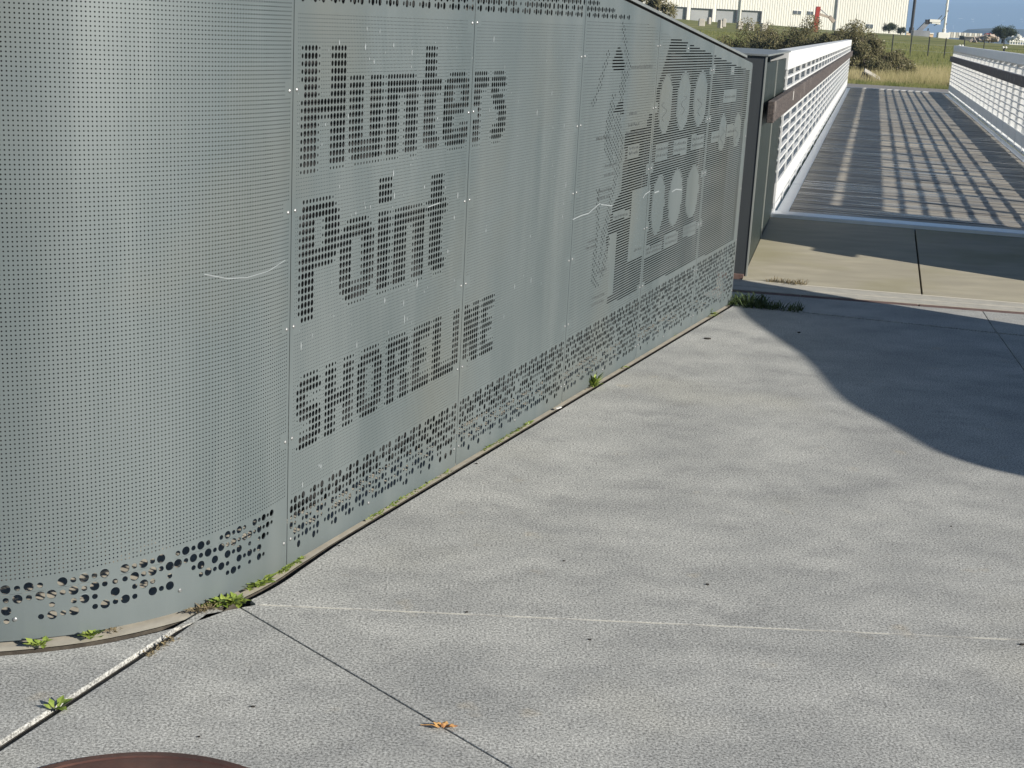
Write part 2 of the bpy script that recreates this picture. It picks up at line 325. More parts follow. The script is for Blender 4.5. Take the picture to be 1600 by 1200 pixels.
# panel 0: curved, fine dots, near big holes along the bottom
COLS0 = [5.64, 5.612, 5.585, 5.558, 5.531, 5.504, 5.478, 5.451, 5.425, 5.4, 5.372, 5.346, 5.32, 5.295, 5.27, 5.245, 5.22, 5.195, 5.17, 5.146, 5.122, 5.097, 5.074, 5.051, 5.028, 5.005, 4.983, 4.962, 4.939, 4.919, 4.898, 4.877, 4.858, 4.84]
PAT0 = ["BsBs_BsBsB_BsBsB_sBsBs_sBsBs_BsBsB",
        "sBsBBsBsBsssBsBsBBsBsBsBsBsBBsBsBs",
        "B___s_sBs_B_sBs_s__sB_B_BsB_s_sBs_",
        "s__sBsB_sBsBs_BsB___sBsBs_BsBsB___",
        "________________________sBs_s_Bs__"]
def panel_zero():
    mb = MB(); zr = [.2185, .191, .164, .137, .110]
    pitch_v = .0107
    def col_cells(sa, sb, holes, n_small):
        """holes: list of (zt centre, half height, dia) big ones from bottom"""
        z = None
        pts = [(zb_, .0137, d) for zb_, d in holes]
        pts.sort()
        cur = None
        def zt(s, v): return ztrue(s, v)
        lo = pts[0][0] - .0135 if pts else .232
        solid(mb, sa, sb, ZB, ZB, zt(sb, lo), zt(sa, lo))
        v = lo
        for c_, hh, d in pts:
            a = c_ - .0135; b = c_ + .0135
            if a > v + .001: solid(mb, sa, sb, zt(sa, v), zt(sb, v), zt(sb, a), zt(sa, a))
            ring(mb, sa, sb, zt(sa, a), zt(sb, a), zt(sb, b), zt(sa, b), d, 16, .003); v = b
        if v < .238: solid(mb, sa, sb, zt(sa, v), zt(sb, v), zt(sb, .238), zt(sa, .238))
        # small dots
        v = .238; w = (sa - sb) / n_small
        top = ztop((sa + sb) / 2) - .05
        nrows = int((top - v) / pitch_v)
        for k in range(n_small):
            a = sa - w * k; b = a - w
            for r in range(0):
                v0 = .238 + r * pitch_v; v1 = v0 + pitch_v
                q = (ztrue(a, v0), ztrue(b, v0), ztrue(b, v1), ztrue(a, v1))
                if screwed((a + b) / 2, q[0], .03) or b < S0 + .008: solid(mb, a, b, *q)
                else: ring(mb, a, b, *q, .0044, 8, .0012)
    def dot_cols(sa, sb, n):
        w = (sa - sb) / n; v = .238
        for k in range(n):
            a = sa - w * k; b = a - w; top = ztop((a + b) / 2) - .05; nrows = int((top - v) / pitch_v)
            for r in range(nrows):
                v0 = .238 + r * pitch_v; v1 = v0 + pitch_v
                q = (ztrue(a, v0), ztrue(b, v0), ztrue(b, v1), ztrue(a, v1))
                if screwed((a + b) / 2, q[0], .03) or b < S0 + .008: solid(mb, a, b, *q)
                else: ring(mb, a, b, *q, .0044, 8, .0012)
            v0 = .238 + nrows * pitch_v
            solid(mb, a, b, ztrue(a, v0), ztrue(b, v0), ztop(b), ztop(a))
    dot_cols(6.3, S0 + .002, 148)
    # outside the left of the picture: continue the pattern
    cols = [5.64 + .027 * i for i in range(26, 0, -1)] + COLS0
    ed = [cols[0] + .013] + [(cols[i] + cols[i + 1]) / 2 for i in range(len(cols) - 1)] + [4.829]
    R0 = random.Random(5)
    for i, c_ in enumerate(cols):
        j = i - 26; hs = []
        for r in range(5):
            ch = PAT0[r][j] if j >= 0 else R0.choice('BsBs_' if r < 2 else 'Bs___') if r < 4 else '_'
            if ch == '_': continue
            sc_ = .0268 if c_ > 5.2 else .0245 if c_ > 5.0 else .021
            wcell = ed[i] - ed[i + 1]
            hs.append((zr[r], min(.0255, wcell * 1.02) * (.96 if ch == 'B' else .58)))
        col_cells(ed[i], ed[i + 1], hs, 3 if i < 26 + 8 and False else (3 if (ed[i] - ed[i + 1]) > .0245 else 2))
    s = 4.829
    for k in range(3):
        w = (4.829 - S0 - .002) / 3; hs = [(zr[0] - .0, .011)] if k == 5 else []
        col_cells(s, s - w, hs, 3); s -= w
    return mb

def band_hole(r, c, top_row, R_, prev):
    if r == top_row: return [.6, 1, .6, 1, 0][c % 5]
    if r == top_row - 1: return 1 if c % 2 == 0 else (.6 if R_.random() < .85 else 1)
    q = R_.random()
    if (r + c) % 2 == 0: return 1 if q < .86 else 0
    return .6 if q < .82 else 0

def bands(mb, sa, sb, R_, n, wl):
    w0 = .0212; hb = .0240; nc = max(1, round((sa - sb - .02) / w0)); m0 = .010; w = (sa - sb - 2 * m0) / nc
    ln = ztrue
    for (p, q_) in ((sa, sa - m0), (sb + m0, sb)):
        solid(mb, p, q_, ZB, ZB, ln(q_, .226), ln(p, .226))
        if ztop(p) > 1.607: solid(mb, p, q_, 1.607, 1.607, ztop(q_), ztop(p))
    for c in range(nc):
        a = sa - m0 - c * w; b = a - w; cs = (a + b) / 2; rows = []; r = 0
        while True:
            v1 = .226 - r * hb; v0 = v1 - hb
            if ztrue(cs, v0) < ZB + (.030 + .022 * math.sin(c * .7 + sa) ** 2): break
            rows.append((v0, v1)); r += 1
        solid(mb, a, b, ZB, ZB, ztrue(b, rows[-1][0]), ztrue(a, rows[-1][0]))
        nr = len(rows)
        for i, (v0, v1) in enumerate(rows):
            k = band_hole(nr - 1 - i, c, nr - 1, R_, 0)
            if i == 0: k = [.6, 1, .6, 1, 0][c % 5]
            elif k == 0 and i < nr - 2 and R_.random() < .35: k = .6
            q = (ztrue(a, v0), ztrue(b, v0), ztrue(b, v1), ztrue(a, v1))
            if k == 0 or screwed(cs, sum(q) / 4, .016): solid(mb, a, b, *q)
            else: ring(mb, a, b, *q, .0226 if k == 1 else .0135, n, wl, hv=.83)
        vt = 1.607; rows = int((ztop(cs) - .045 - vt) / hb)
        for i in range(max(0, rows)):
            k = [.6, 1, .6, 1, 0][(c + 2) % 5] if i == 0 else band_hole(5, c + i, 9, R_, 0); v0 = vt + i * hb
            if k == 0 or screwed(cs, v0 + .012, .016): solid(mb, a, b, v0, v0, v0 + hb, v0 + hb)
            else: ring(mb, a, b, v0, v0, v0 + hb, v0 + hb, .0226 if k == 1 else .0135, n, wl, hv=.83)
        if ztop(cs) > 1.607: vt += max(0, rows) * hb; solid(mb, a, b, vt, vt, max(vt + .001, ztop(b)), max(vt + .001, ztop(a)))
def lettered_panel(sa, sb, seed, dots=True):
    """columns .0175 wide; band of large holes, fine dots, lettering, band at the top"""
    mb = MB(); w = .0175; h = .0208; R_ = random.Random(seed)
    nc = int((sa - sb - .026) / w); m0 = (sa - sb - nc * w) / 2
    for (p, q_) in ((sa, sa - m0), (sb + m0, sb)): solid(mb, p, q_, ztrue(p, .226), ztrue(q_, .226), min(1.607, ztop(q_)), min(1.607, ztop(p)))
    TOPB = .226; bands(mb, sa, sb, R_, 12, .0015)
    for c in range(nc):
        a = sa - m0 - c * w; b = a - w; cs = (a + b) / 2
        # middle
        v = TOPB; tl = min(1.600, ztop(cs) - .04); n = int((tl - v) / h)
        first = (1.488 + .0104 - TOPB) / h; off = (first - math.floor(first)) * h
        solid(mb, a, b, ztrue(a, v), ztrue(b, v), ztrue(b, v + off), ztrue(a, v + off))
        v += off; n = int((tl - v) / h)
        for i in range(n):
            v0 = v + i * h; v1 = v0 + h
            q = (ztrue(a, v0), ztrue(b, v0), ztrue(b, v1), ztrue(a, v1))
            zc = sum(q) / 4; uu = (S0 - cs) / .02; vv = (1.488 - zc) / .02
            cv = cover(uu - .4375, uu + .4375, vv - .52, vv + .52) if dots and uu < 72 else 0
            if screwed(cs, zc): solid(mb, a, b, *q); continue
            if cv > .06:
                d = 0.0178 * max(.34, math.sqrt(cv)); ring(mb, a, b, *q, d, 12, .0012, hv=.82); continue
            mcs = cs; za, zb_, zc_, zd = q
            ml = (za + zd) / 2; mr_ = (zb_ + zc_) / 2
            for (x0, x1, f0, f1) in ((a, mcs, 0, .5), (mcs, b, .5, 1)):
                def L_(p0, p1, f): return p0 + (p1 - p0) * f
                for (l0, l1, r0, r1) in ((za, ml, zb_, mr_), (ml, zd, mr_, zc_)):
                    A = L_(l0, r0, f0); B = L_(l0, r0, f1); C_ = L_(l1, r1, f1); D_ = L_(l1, r1, f0)
                    ring(mb, x0, x1, A, B, C_, D_, .0036, 4, 0)
        v = v + n * h
        if ztop(cs) > 1.607: solid(mb, a, b, ztrue(a, v), ztrue(b, v), 1.607, 1.607)
        else: solid(mb, a, b, ztrue(a, v), ztrue(b, v), ztop(b), ztop(a))
    return mb

LAND = [(1.445, 1.53), (1.303, 1.531), (-0.065, 1.402), (-0.048, 0.403), (2.11, 0.365), (2.093, 0.531), (2.167, 0.655), (2.157, 0.725), (2.109, 0.818), (2.018, 0.867), (2.002, 1.035), (2.022, 1.129), (1.731, 1.137)]
ISL = [[(2.17, 1.51), (2.242, 1.43), (2.227, 1.393), (2.07, 1.391), (2.097, 1.437)], [(2.135, 1.263), (2.192, 1.221), (2.048, 1.21), (2.076, 1.261)]]
ELL = [(1.458, 1.234, .1, .14), (1.171, 1.239, .108, .14), (.877, 1.241, .116, .138), (1.457, .756, .102, .144), (1.181, .766, .109, .144), (.889, .772, .112, .139), (.402, 1.045, .072, .101), (.097, 1.047, .077, .098)]
REC = [(1.559, 1.357, .97, 1.044), (1.281, 1.052, .978, 1.052), (.98, .745, .985, 1.061), (.435, .183, 1.211, 1.27), (1.961, 1.808, 1.013, 1.068), (2.108, 1.879, .744, .779), (1.853, 1.596, .53, .862), (1.614, 1.349, .516, .567), (1.309, 1.078, .524, .59), (1.001, .764, .539, .602), (.607, .429, 1.008, 1.057), (.308, .116, 1.019, 1.08), (2.131, 2.036, .409, .688)]
COAST = [[(2.1, 1.27), (2.12, 1.2), (2.09, 1.13), (2.11, 1.05), (2.07, .98)], [(2.16, 1.2), (2.14, 1.1), (2.18, 1.02), (2.12, .97)], [(2.23, 1.18), (2.25, 1.08), (2.2, 1.03)], [(2.149, 1.605), (2.109, 1.531), (2.05, 1.451), (2.024, 1.41), (2.063, 1.356), (2.082, 1.288), (2.109, 1.221), (2.103, 1.152), (2.052, 1.108), (2.049, 1.052), (2.062, .997), (2.11, .903), (2.16, .823), (2.179, .755), (2.218, .703), (2.22, .633), (2.253, .553), (2.308, .504)],
         [(2.32, .901), (2.289, .739), (2.297, .657), (2.316, .506), (2.248, .481)], [(2.29, 1.473), (2.333, 1.413), (2.393, 1.323), (2.449, 1.26)],
         [(2.20, 1.29), (2.24, 1.2), (2.27, 1.13), (2.2, 1.10), (2.16, 1.0)], [(2.19, 1.25), (2.21, 1.16), (2.15, 1.14), (2.13, 1.05)], [(2.09, .95), (2.14, .86), (2.16, .78), (2.19, .70)], [(2.13, .70), (2.16, .6), (2.2, .52)], [(2.12, 1.45), (2.08, 1.38), (2.12, 1.30)]]
def near_coast(s, z):
    for pl in COAST:
        for i in range(len(pl) - 1):
            (x0, y0), (x1, y1) = pl[i], pl[i + 1]
            t = ((s - x0) * (x1 - x0) + (z - y0) * (y1 - y0)) / ((x1 - x0) ** 2 + (y1 - y0) ** 2)
            t = min(1, max(0, t)); dx = s - x0 - t * (x1 - x0); dy = z - y0 - t * (y1 - y0)
            if abs(dx) < .021 and abs(dy) < .012: return True
    return False
def is_slot(s, z):
    if screwed(s, z, .03): return False
    for e in ELL:
        if ((s - e[0]) / e[2]) ** 2 + (abs(z - e[1]) / e[3]) ** 2.3 < 1: return False
    for r in REC:
        if r[1] < s < r[0] and r[2] < z < r[3]: return False
    return inpoly(LAND, s, z) or inpoly(ISL[0], s, z) or inpoly(ISL[1], s, z)

def map_panel(sa, sb, seed):
    mb = MB(); w = .0175; h = .0128; hb = .0232; R_ = random.Random(seed)
    nc = int((sa - sb - .026) / w); m0 = (sa - sb - nc * w) / 2
    for (p, q_) in ((sa, sa - m0), (sb + m0, sb)): solid(mb, p, q_, ztrue(p, .226), ztrue(q_, .226), min(1.607, ztop(q_)), min(1.607, ztop(p)))
    TOPB = .226; wall_d = .0012; bands(mb, sa, sb, R_, 8, .0012)
    for c in range(nc):
        a = sa - m0 - c * w; b = a - w; cs = (a + b) / 2
        top = ztop(cs); v = TOPB + .004
        tl = min(1.600, top - .045)
        solid(mb, a, b, ztrue(a, TOPB), ztrue(b, TOPB), ztrue(b, v), ztrue(a, v))
        n = int((tl - v) / h)
        for i in range(n):
            v0 = v + i * h; v1 = v0 + h; zc = ztrue(cs, (v0 + v1) / 2)
            q = (ztrue(a, v0), ztrue(b, v0), ztrue(b, v1), ztrue(a, v1))
            if is_slot(cs, zc):
                f0, f1 = .27, .73
                l0 = q[0] + (q[3] - q[0]) * f0; l1 = q[0] + (q[3] - q[0]) * f1; r0 = q[1] + (q[2] - q[1]) * f0; r1 = q[1] + (q[2] - q[1]) * f1
                solid(mb, a, b, q[0], q[1], r0, l0); solid(mb, a, b, l1, r1, q[2], q[3])
                mb.quad(wpos(a, l0), wpos(b, r0), wpos(b, r0, wall_d), wpos(a, l0, wall_d))
                mb.quad(wpos(a, l1, wall_d), wpos(b, r1, wall_d), wpos(b, r1), wpos(a, l1))
            elif (i + c) % 2 == 0 and near_coast(cs, zc) and not screwed(cs, zc):
                ring(mb, a, b, *q, .0126, 8, .001, hv=.7)
            elif inpoly(LAND, cs, zc) or screwed(cs, zc) or cs < 1.45:
                solid(mb, a, b, *q)
            else:
                m_ = cs; bb = (q[0] + q[1]) / 2; tt = (q[2] + q[3]) / 2
                ring(mb, a, m_, q[0], bb, tt, q[3], .0034, 4, 0, hv=1.5); ring(mb, m_, b, bb, q[1], q[2], tt, .0034, 4, 0, hv=1.5)
        v += n * h
        if ztop(cs) > 1.607: solid(mb, a, b, ztrue(a, v), ztrue(b, v), 1.607, 1.607)
        else: solid(mb, a, b, ztrue(a, v), ztrue(b, v), ztop(b), ztop(a))
    return mb
def part(mb, name, m, parent, label=None, **k):
    o = mb.build(name, m, parent, **k)
    if label: o['label'] = label
    return o
G = .0016
part(panel_zero(), 'panel', M['panel'], wall, 'curved panel of fine dots with big round holes near its foot')
part(lettered_panel(S0 - G, 3.628 + G, 11), 'panel', M['panel'], wall, 'panel pierced with most of the large lettering')
part(lettered_panel(3.628 - G, 2.595 + G, 12), 'panel', M['panel'], wall, 'panel with the ends of the lettering at its left side')
part(map_panel(2.595 - G, 1.626 + G, 13), 'panel', M['panel'], wall, 'panel with the dotted shoreline of the map')
part(map_panel(1.626 - G, .70 + G, 14), 'panel', M['panel'], wall, 'slotted panel with six tall solid ovals')
part(map_panel(.70 - G, -.118, 15), 'panel', M['panel'], wall, 'slotted end panel with two small solid ovals')
# panel edges (return lips), top rail, posts, screws, added dark sheet
mb = MB(); s = -.118
mb.quad(wpos(s, ZB), wpos(s, ZB, .035), wpos(s, ztop(s), .035), wpos(s, ztop(s)))
mb.box(Vector(wpos(-.1205, (ZB + ztop(s)) / 2, .002)), .004, .006, (ztop(s) - ZB), ax=(D.x, D.y))
part(mb, 'end_lip', M['panel_edge'], wall)
def strip(s0, s1, st, o0, o1, f0, f1):
    m_ = MB(); n = max(2, int(abs(s0 - s1) / st)); sv = [s0 + (s1 - s0) * i / n for i in range(n + 1)]
    for i in range(n):
        a, b = sv[i], sv[i + 1]
        P = [[wpos(t, zf(t), o) for o in (o0, o1) for zf in (f0, f1)] for t in (a, b)]
        A, B = P
        m_.quad(A[0], B[0], B[1], A[1]); m_.quad(A[3], B[3], B[2], A[2]); m_.quad(A[1], B[1], B[3], A[3]); m_.quad(A[2], B[2], B[0], A[0])
    for t, rv in ((sv[0], 0), (sv[-1], 1)):
        q = [wpos(t, f0(t), o0), wpos(t, f1(t), o0), wpos(t, f1(t), o1), wpos(t, f0(t), o1)]
        m_.poly(q if rv else q[::-1])
    return m_
part(strip(6.3, -.118, .1, .034, .085, lambda s: ztop(s) + .027, lambda s: ztop(s) + .040), 'top_rail', M['cap'], wall)
part(strip(6.3, -.12, .1, .10, .104, lambda s: .10 if s < 4.7 else .27, lambda s: ztop(s) - .01), 'hole_shade_sheet', M['hole_shade'], wall)  # near-black sheet added behind the face so the holes look shaded
part(strip(6.3, -.12, .1, .05, .085, lambda s: ztop(s) - .07, lambda s: ztop(s) + .025), 'top_channel', M['inner'], wall)
for s in seam[:5] + [5.9]:
    mb = MB(); mb.box(Vector(wpos(s, ztop(s) / 2, .05)), .07, .05, ztop(s) - .02, ax=(D.x, D.y) if s < S0 else (-.5, .8))
    part(mb, 'post', M['inner'], wall)
scr = None
for s, z in SCREWS:
    if z > ztop(s) - .02: continue
    if scr is None:
        mb = MB(); n_ = 10; prof = [(.0062, 0), (.0058, .0018), (.0032, .0036)]
        for j, (r_, h_) in enumerate(prof):
            for i in range(n_): mb.v.append((r_ * math.cos(2 * math.pi * i / n_), r_ * math.sin(2 * math.pi * i / n_), h_))
        for j in range(2):
            for i in range(n_): mb.f.append((j * n_ + i, j * n_ + (i + 1) % n_, (j + 1) * n_ + (i + 1) % n_, (j + 1) * n_ + i))
        mb.f.append(tuple(2 * n_ + i for i in range(n_)))
        scr = mb.build('screw', M['screw'], wall); o = scr
    else:
        o = scr.copy(); COL.objects.link(o)
    p = Vector(wpos(s, z)); q = (Vector(wpos(s, z, -.01)) - p)
    o.location = p; o.rotation_euler = q.to_track_quat('Z', 'Y').to_euler()
# back face of the hollow wall, closing it to a long drop shape
back = []
for k in range(13):
    a = math.radians(95 + 8 * k - 95 * 0) if False else (6.3 - S0) / RR + k * .13
    n = N * math.cos(a) + D * math.sin(a); p = (CC - n * RR) * K; back.append((p.x, p.y))
back += [(-1.6, 6.2), (-.3, 8.0), (.95, 9.35)]
mb = MB()
for i in range(len(back) - 1):
    (x0, y0), (x1, y1) = back[i], back[i + 1]
    t0 = 1.42; mb.quad((x0, y0, 0), (x0, y0, t0), (x1, y1, t0), (x1, y1, 0))
    nx = Vector((y1 - y0, x0 - x1)).normalized() * .006
    mb.quad((x0 - nx.x, y0 - nx.y, 0), (x1 - nx.x, y1 - nx.y, 0), (x1 - nx.x, y1 - nx.y, t0), (x0 - nx.x, y0 - nx.y, t0))
part(mb, 'back_panel', M['inner'], wall)
# scratches on the face: thin scored lines
def line_px(pts, w, m, name, par, off=-.0012):
    """scored line through (s,z) points"""
    mb = MB()
    for i in range(len(pts) - 1):
        (a, b), (c, d) = pts[i], pts[i + 1]
        L = math.hypot(c - a, d - b); ux, uz = -(d - b) / L * w / 2, (c - a) / L * w / 2
        mb.quad(wpos(a + ux, b + uz, off), wpos(c + ux, d + uz, off), wpos(c - ux, d - uz, off), wpos(a - ux, b - uz, off))
    return part(mb, name, m, par)
line_px([(5.11, .925), (5.03, .905), (4.96, .90), (4.87, .905), (4.785, .925)], .0022, M['scratch'], 'scratch', wall)
line_px([(2.60, .805), (2.50, .812), (2.42, .812), (2.34, .83), (2.28, .842)], .004, M['scratch'], 'scratch', wall)
line_px([(2.27, .835), (2.12, .815)], .004, M['scratch'], 'scratch', wall)
line_px([(1.70, .81), (1.67, .825), (1.60, .835)], .005, M['scratch'], 'scratch', wall)
line_px([(1.53, .82), (1.46, .822)], .006, M['scratch'], 'scratch', wall)
line_px([(1.25, .80), (1.18, .807), (1.08, .795)], .005, M['scratch'], 'scratch', wall)
line_px([(3.93, .985), (3.84, .992)], .003, M['scratch'], 'scratch', wall)
# splashes of pale dirt on the lettered panel
mb = MB(); R_ = random.Random(3)
for i in range(330):
    if R_.random() < .68: s = 4.73 - abs(R_.gauss(0, .45)); z = R_.choice([1.25 + R_.random() * .33, .45 + R_.random() * .6, .2 + R_.random() * 1.3])
    else: s = 2.62 + R_.random() * 1.6; z = .5 + R_.random() * 1.0
    if s < 2.7 or s > 4.74: continue
    if cover((S0 - s) / .02 - .6, (S0 - s) / .02 + .6, (1.488 - z) / .02 - .6, (1.488 - z) / .02 + .6) > 0: continue
    w_ = .0008 + R_.random() ** 3 * .003; h_ = w_ * (1 + R_.random() * 3.5)
    pts = [(s + w_ * math.cos(t) * (.7 + .5 * R_.random()), z + h_ * math.sin(t) * (.7 + .5 * R_.random())) for t in [k * math.pi / 3 for k in range(6)]]
    mb.poly([wpos(a, b, -.0011) for a, b in pts])
o = part(mb, 'dirt_splashes', M['scratch'], wall); o['kind'] = 'stuff'
# engraved outlines and worn small lettering on the map plaques
mb = MB(); R_ = random.Random(9)
def tick(s, z, dx, dz, w=.0016):
    L = math.hypot(dx, dz); ux, uz = -dz / L * w, dx / L * w
    mb.quad(wpos(s + ux, z + uz, -.001), wpos(s + dx + ux, z + dz + uz, -.001), wpos(s + dx - ux, z + dz - uz, -.001), wpos(s - ux, z - uz, -.001))
def words(s0, s1, z, hgt):
    s = s0
    while s > s1:
        for k in range(2): tick(s - R_.random() * .008, z + R_.random() * hgt * .3, (R_.random() - .5) * .01, hgt * (.5 + R_.random() * .4), .0013)
        s -= .016
for e in ELL:
    pr = None
    for k in range(29):
        t = 2 * math.pi * k / 28; p = (e[0] + .93 * e[2] * math.copysign(abs(math.cos(t)) ** .95, math.cos(t)), e[1] + .95 * e[3] * math.copysign(abs(math.sin(t)) ** .9, math.sin(t)))
        if pr and (k < 12 or k > 22): tick(pr[0], pr[1], p[0] - pr[0], p[1] - pr[1], .0009)
        pr = p
for (a, b, c, d), n in zip(REC, (2, 2, 2, 1, 2, 1, 0, 2, 2, 2, 1, 1, 0)):
    for i in range(n): words(a - .02, b + .02, d - (d - c) * (i + .8) / n * .8 - .004, .014)
words(1.77, 1.66, .565, .014); words(2.0, 1.7, 1.40, .018); words(1.98, 1.88, 1.20, .016); words(1.98, 1.82, 1.15, .016); words(2.38, 2.2, 1.11, .02); words(2.0, 1.75, 1.11, .02)
words(2.25, 2.1, .99, .016); words(2.25, 2.12, .95, .016); words(2.32, 2.15, .885, .016); words(2.32, 2.17, .855, .016); words(2.4, 2.3, .68, .014); words(2.42, 2.3, .655, .014); words(2.24, 2.14, .53, .014); words(2.3, 2.14, .42, .014); words(2.3, 2.14, .39, .014)
for (cx_, cz_) in ((1.47, 1.2), (1.17, 1.22), (.88, 1.2), (.40, 1.02), (.10, 1.02)):
    pr = (cx_, cz_ + .04)
    for k in range(9):
        p = (cx_ + .05 * math.sin(k * 1.1 + cx_ * 9) * (1 - k / 14), cz_ + .04 - .011 * k); tick(pr[0], pr[1], p[0] - pr[0], p[1] - pr[1], .0012); pr = p
part(mb, 'etched_marks', M['etch'], wall)
# footing under the wall
def path_off(off, s0=6.6, s1=-.16, st=.06):
    n = int((s0 - s1) / st); return [wpos(s0 + (s1 - s0) * i / n, 0, off)[:2] for i in range(n + 1)]
mb = MB(); outer = [wpos(6.6 - 6.76 * i / 112, 0, -.004 - .024 * min(1, max(0, (6.6 - 6.76 * i / 112 - 4.5) * 1.4)))[:2] for i in range(113)]; inner = path_off(.25, 6.6, -.16, 6.76 / 112.5)
for i in range(len(outer) - 1):
    jz = rnd.uniform(-.0015, .0015)
    a, b, c, d = outer[i], outer[i + 1], inner[i + 1], inner[i]
    mb.quad((*a, -.008), (*b, -.008), (*c, -.008), (*d, -.008))
part(mb, 'footing', M['footing'], wall)
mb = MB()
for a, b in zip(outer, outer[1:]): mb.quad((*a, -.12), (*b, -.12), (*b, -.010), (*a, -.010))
part(mb, 'footing_side_shade', M['soil_and_gap_shade'], wall)  # shade of the gap painted on: footing face takes the dark soil colour
mb = MB(); flo = path_off(.25, st=.2); bk = back
mb.poly([(*p, -.018) for p in flo] + [(.95, 9.35, -.018), (-.3, 8.0, -.018), (-1.6, 6.2, -.018), (-2.6, 4.9, -.018)])
struct(mb.build('ground', M['footing']))

# ------------------------------------------------------------------ ground, plaza slabs
J = Vector((-0.735, 3.665))
mb = MB(); mb.prism([(-30, -10), (40, -10), (40, 13), (-30, 13)], -.4, -.05); struct(mb.build('ground', M['soil_and_gap_shade']))
edge = [wpos(6.8 - 6.97 * i / 139, 0, -.030 - .040 * min(1, max(0, (6.8 - 6.97 * i / 139 - 4.5) * 1.4)))[:2] for i in range(140)]   # slab line along the wall
kJ = min(range(len(edge)), key=lambda i: (Vector(edge[i]) - J).length)
Ln = edge[:kJ + 1]; Rn = edge[kJ:]
def dirv(a, b): v = Vector(b) - Vector(a); return v.normalized()
def offp(p, d, o, t): q = Vector(p) + d * t + Vector((-d.y, d.x)) * o; return (q.x, q.y)
Jp = Vector(edge[kJ])
J3 = Vector((-0.784, 3.632)); J2 = Vector((-.742, 3.682)); JW = Vector((-.722, 3.671))
d3 = dirv((-0.784, 3.632), (-1.075, 2.838)); d2 = dirv((-.742, 3.682), (.045, 2.859)); dw = dirv((-.722, 3.671), (1.454, 3.709))
# A: left of the wide joint
g3 = .010
A = list(Ln[:-1]) + [offp(J3, d3, -.006, .0), offp(J3, d3, -.012, .15), offp(J3, d3, -.013, 4), (-6, -2), (-6, 4)]
mb = MB(); mb.prism(A, -.05, 0); o = struct(mb.build('plaza', M['plaza'], bevel=.0025))
B = [offp(J3, d3, .008, .04), offp(J3, d3, .015, .2), offp(J3, d3, .016, 4), offp(J2, d2, -.0022, 6), offp(J2, d2, -.0022, .05)]
mb = MB(); mb.prism(B, -.05, 0); struct(mb.build('plaza', M['plaza'], bevel=.003))
C_ = [offp(J2, d2, .0022, .05), offp(J2, d2, .0022, 6), (12, -1), offp(JW, dw, -.0035, 14), offp(JW, dw, -.0035, .05)]
mb = MB(); mb.prism(C_, -.05, 0); struct(mb.build('plaza', M['plaza'], bevel=.002))
mb = MB(); mb.prism([offp(JW, dw, -.0035, .06), offp(JW, dw, -.0035, 13.5), offp(JW, dw, .0035, 13.5), offp(JW, dw, .0035, .06)], -.05, -.0008)
struct(mb.build('joint_filler', M['joint']))
mb = MB(); mb.prism([offp(J3, d3, -.010, .0), offp(J3, d3, -.010, 4), offp(J3, d3, .014, 4), offp(J3, d3, .007, .0)][::-1], -.045, -.011); struct(mb.build('ground', M['soil_and_gap_shade']))
F0 = Vector((1.81, 8.29)); dF = dirv((1.81, 8.29), (2.87, 7.98)); X0 = Vector((2.869, 8.812)); dX = dirv((2.869, 8.812), (2.583, 7.11))
def inter(p, d, q, e):
    den = d.x * e.y - d.y * e.x; t = ((q.x - p.x) * e.y - (q.y - p.y) * e.x) / den; return p + d * t
I_ = inter(F0, dF, X0, dX); IW = inter(JW, dw, X0, dX)
gj = .0025
dl = list(Rn)
F_w = inter(F0, dF, Vector(wpos(0, 0, -.030)[:2]), D)
keep = [p for p in dl[1:] if Vector(p).y < F_w.y - .02]
D1 = [offp(JW, dw, .0035, .05), (IW.x - gj, IW.y + .0035), (I_.x - gj, I_.y - gj), (F_w.x, F_w.y - gj)] + keep[::-1]
mb = MB(); mb.prism(D1, -.05, 0); struct(mb.build('plaza', M['plaza'], bevel=.002))
far = F0 + dF * 12
D2 = [(IW.x + gj, IW.y + .0035), offp(JW, dw, .0035, 13), (13, 5.2), (I_.x + gj, I_.y - gj)]
mb = MB(); mb.prism(D2, -.05, 0); struct(mb.build('plaza', M['plaza'], bevel=.002))
G1 = Vector((1.33, 8.92)); dG = dirv((1.33, 8.92), (3.10, 8.67))
IG = inter(G1, dG, X0, dX)
def on(p, d, t, up=0): q = p + d * t; return (q.x, q.y + up)
E1 = [(F_w.x + .0, F_w.y + .026), (I_.x - gj, I_.y + .026), (IG.x - gj, IG.y - .025), on(G1, dG, -.3, -.025), (F_w.x - .1, F_w.y + .2)]
mb = MB(); mb.prism(E1, -.05, 0); struct(mb.build('plaza', M['plaza'], bevel=.002))
E2 = [(I_.x + gj, I_.y + .026), (13, 5.25), on(G1, dG, 12, -.025), (IG.x + gj, IG.y - .025)]
mb = MB(); mb.prism(E2, -.05, 0); struct(mb.build('plaza', M['plaza'], bevel=.002))
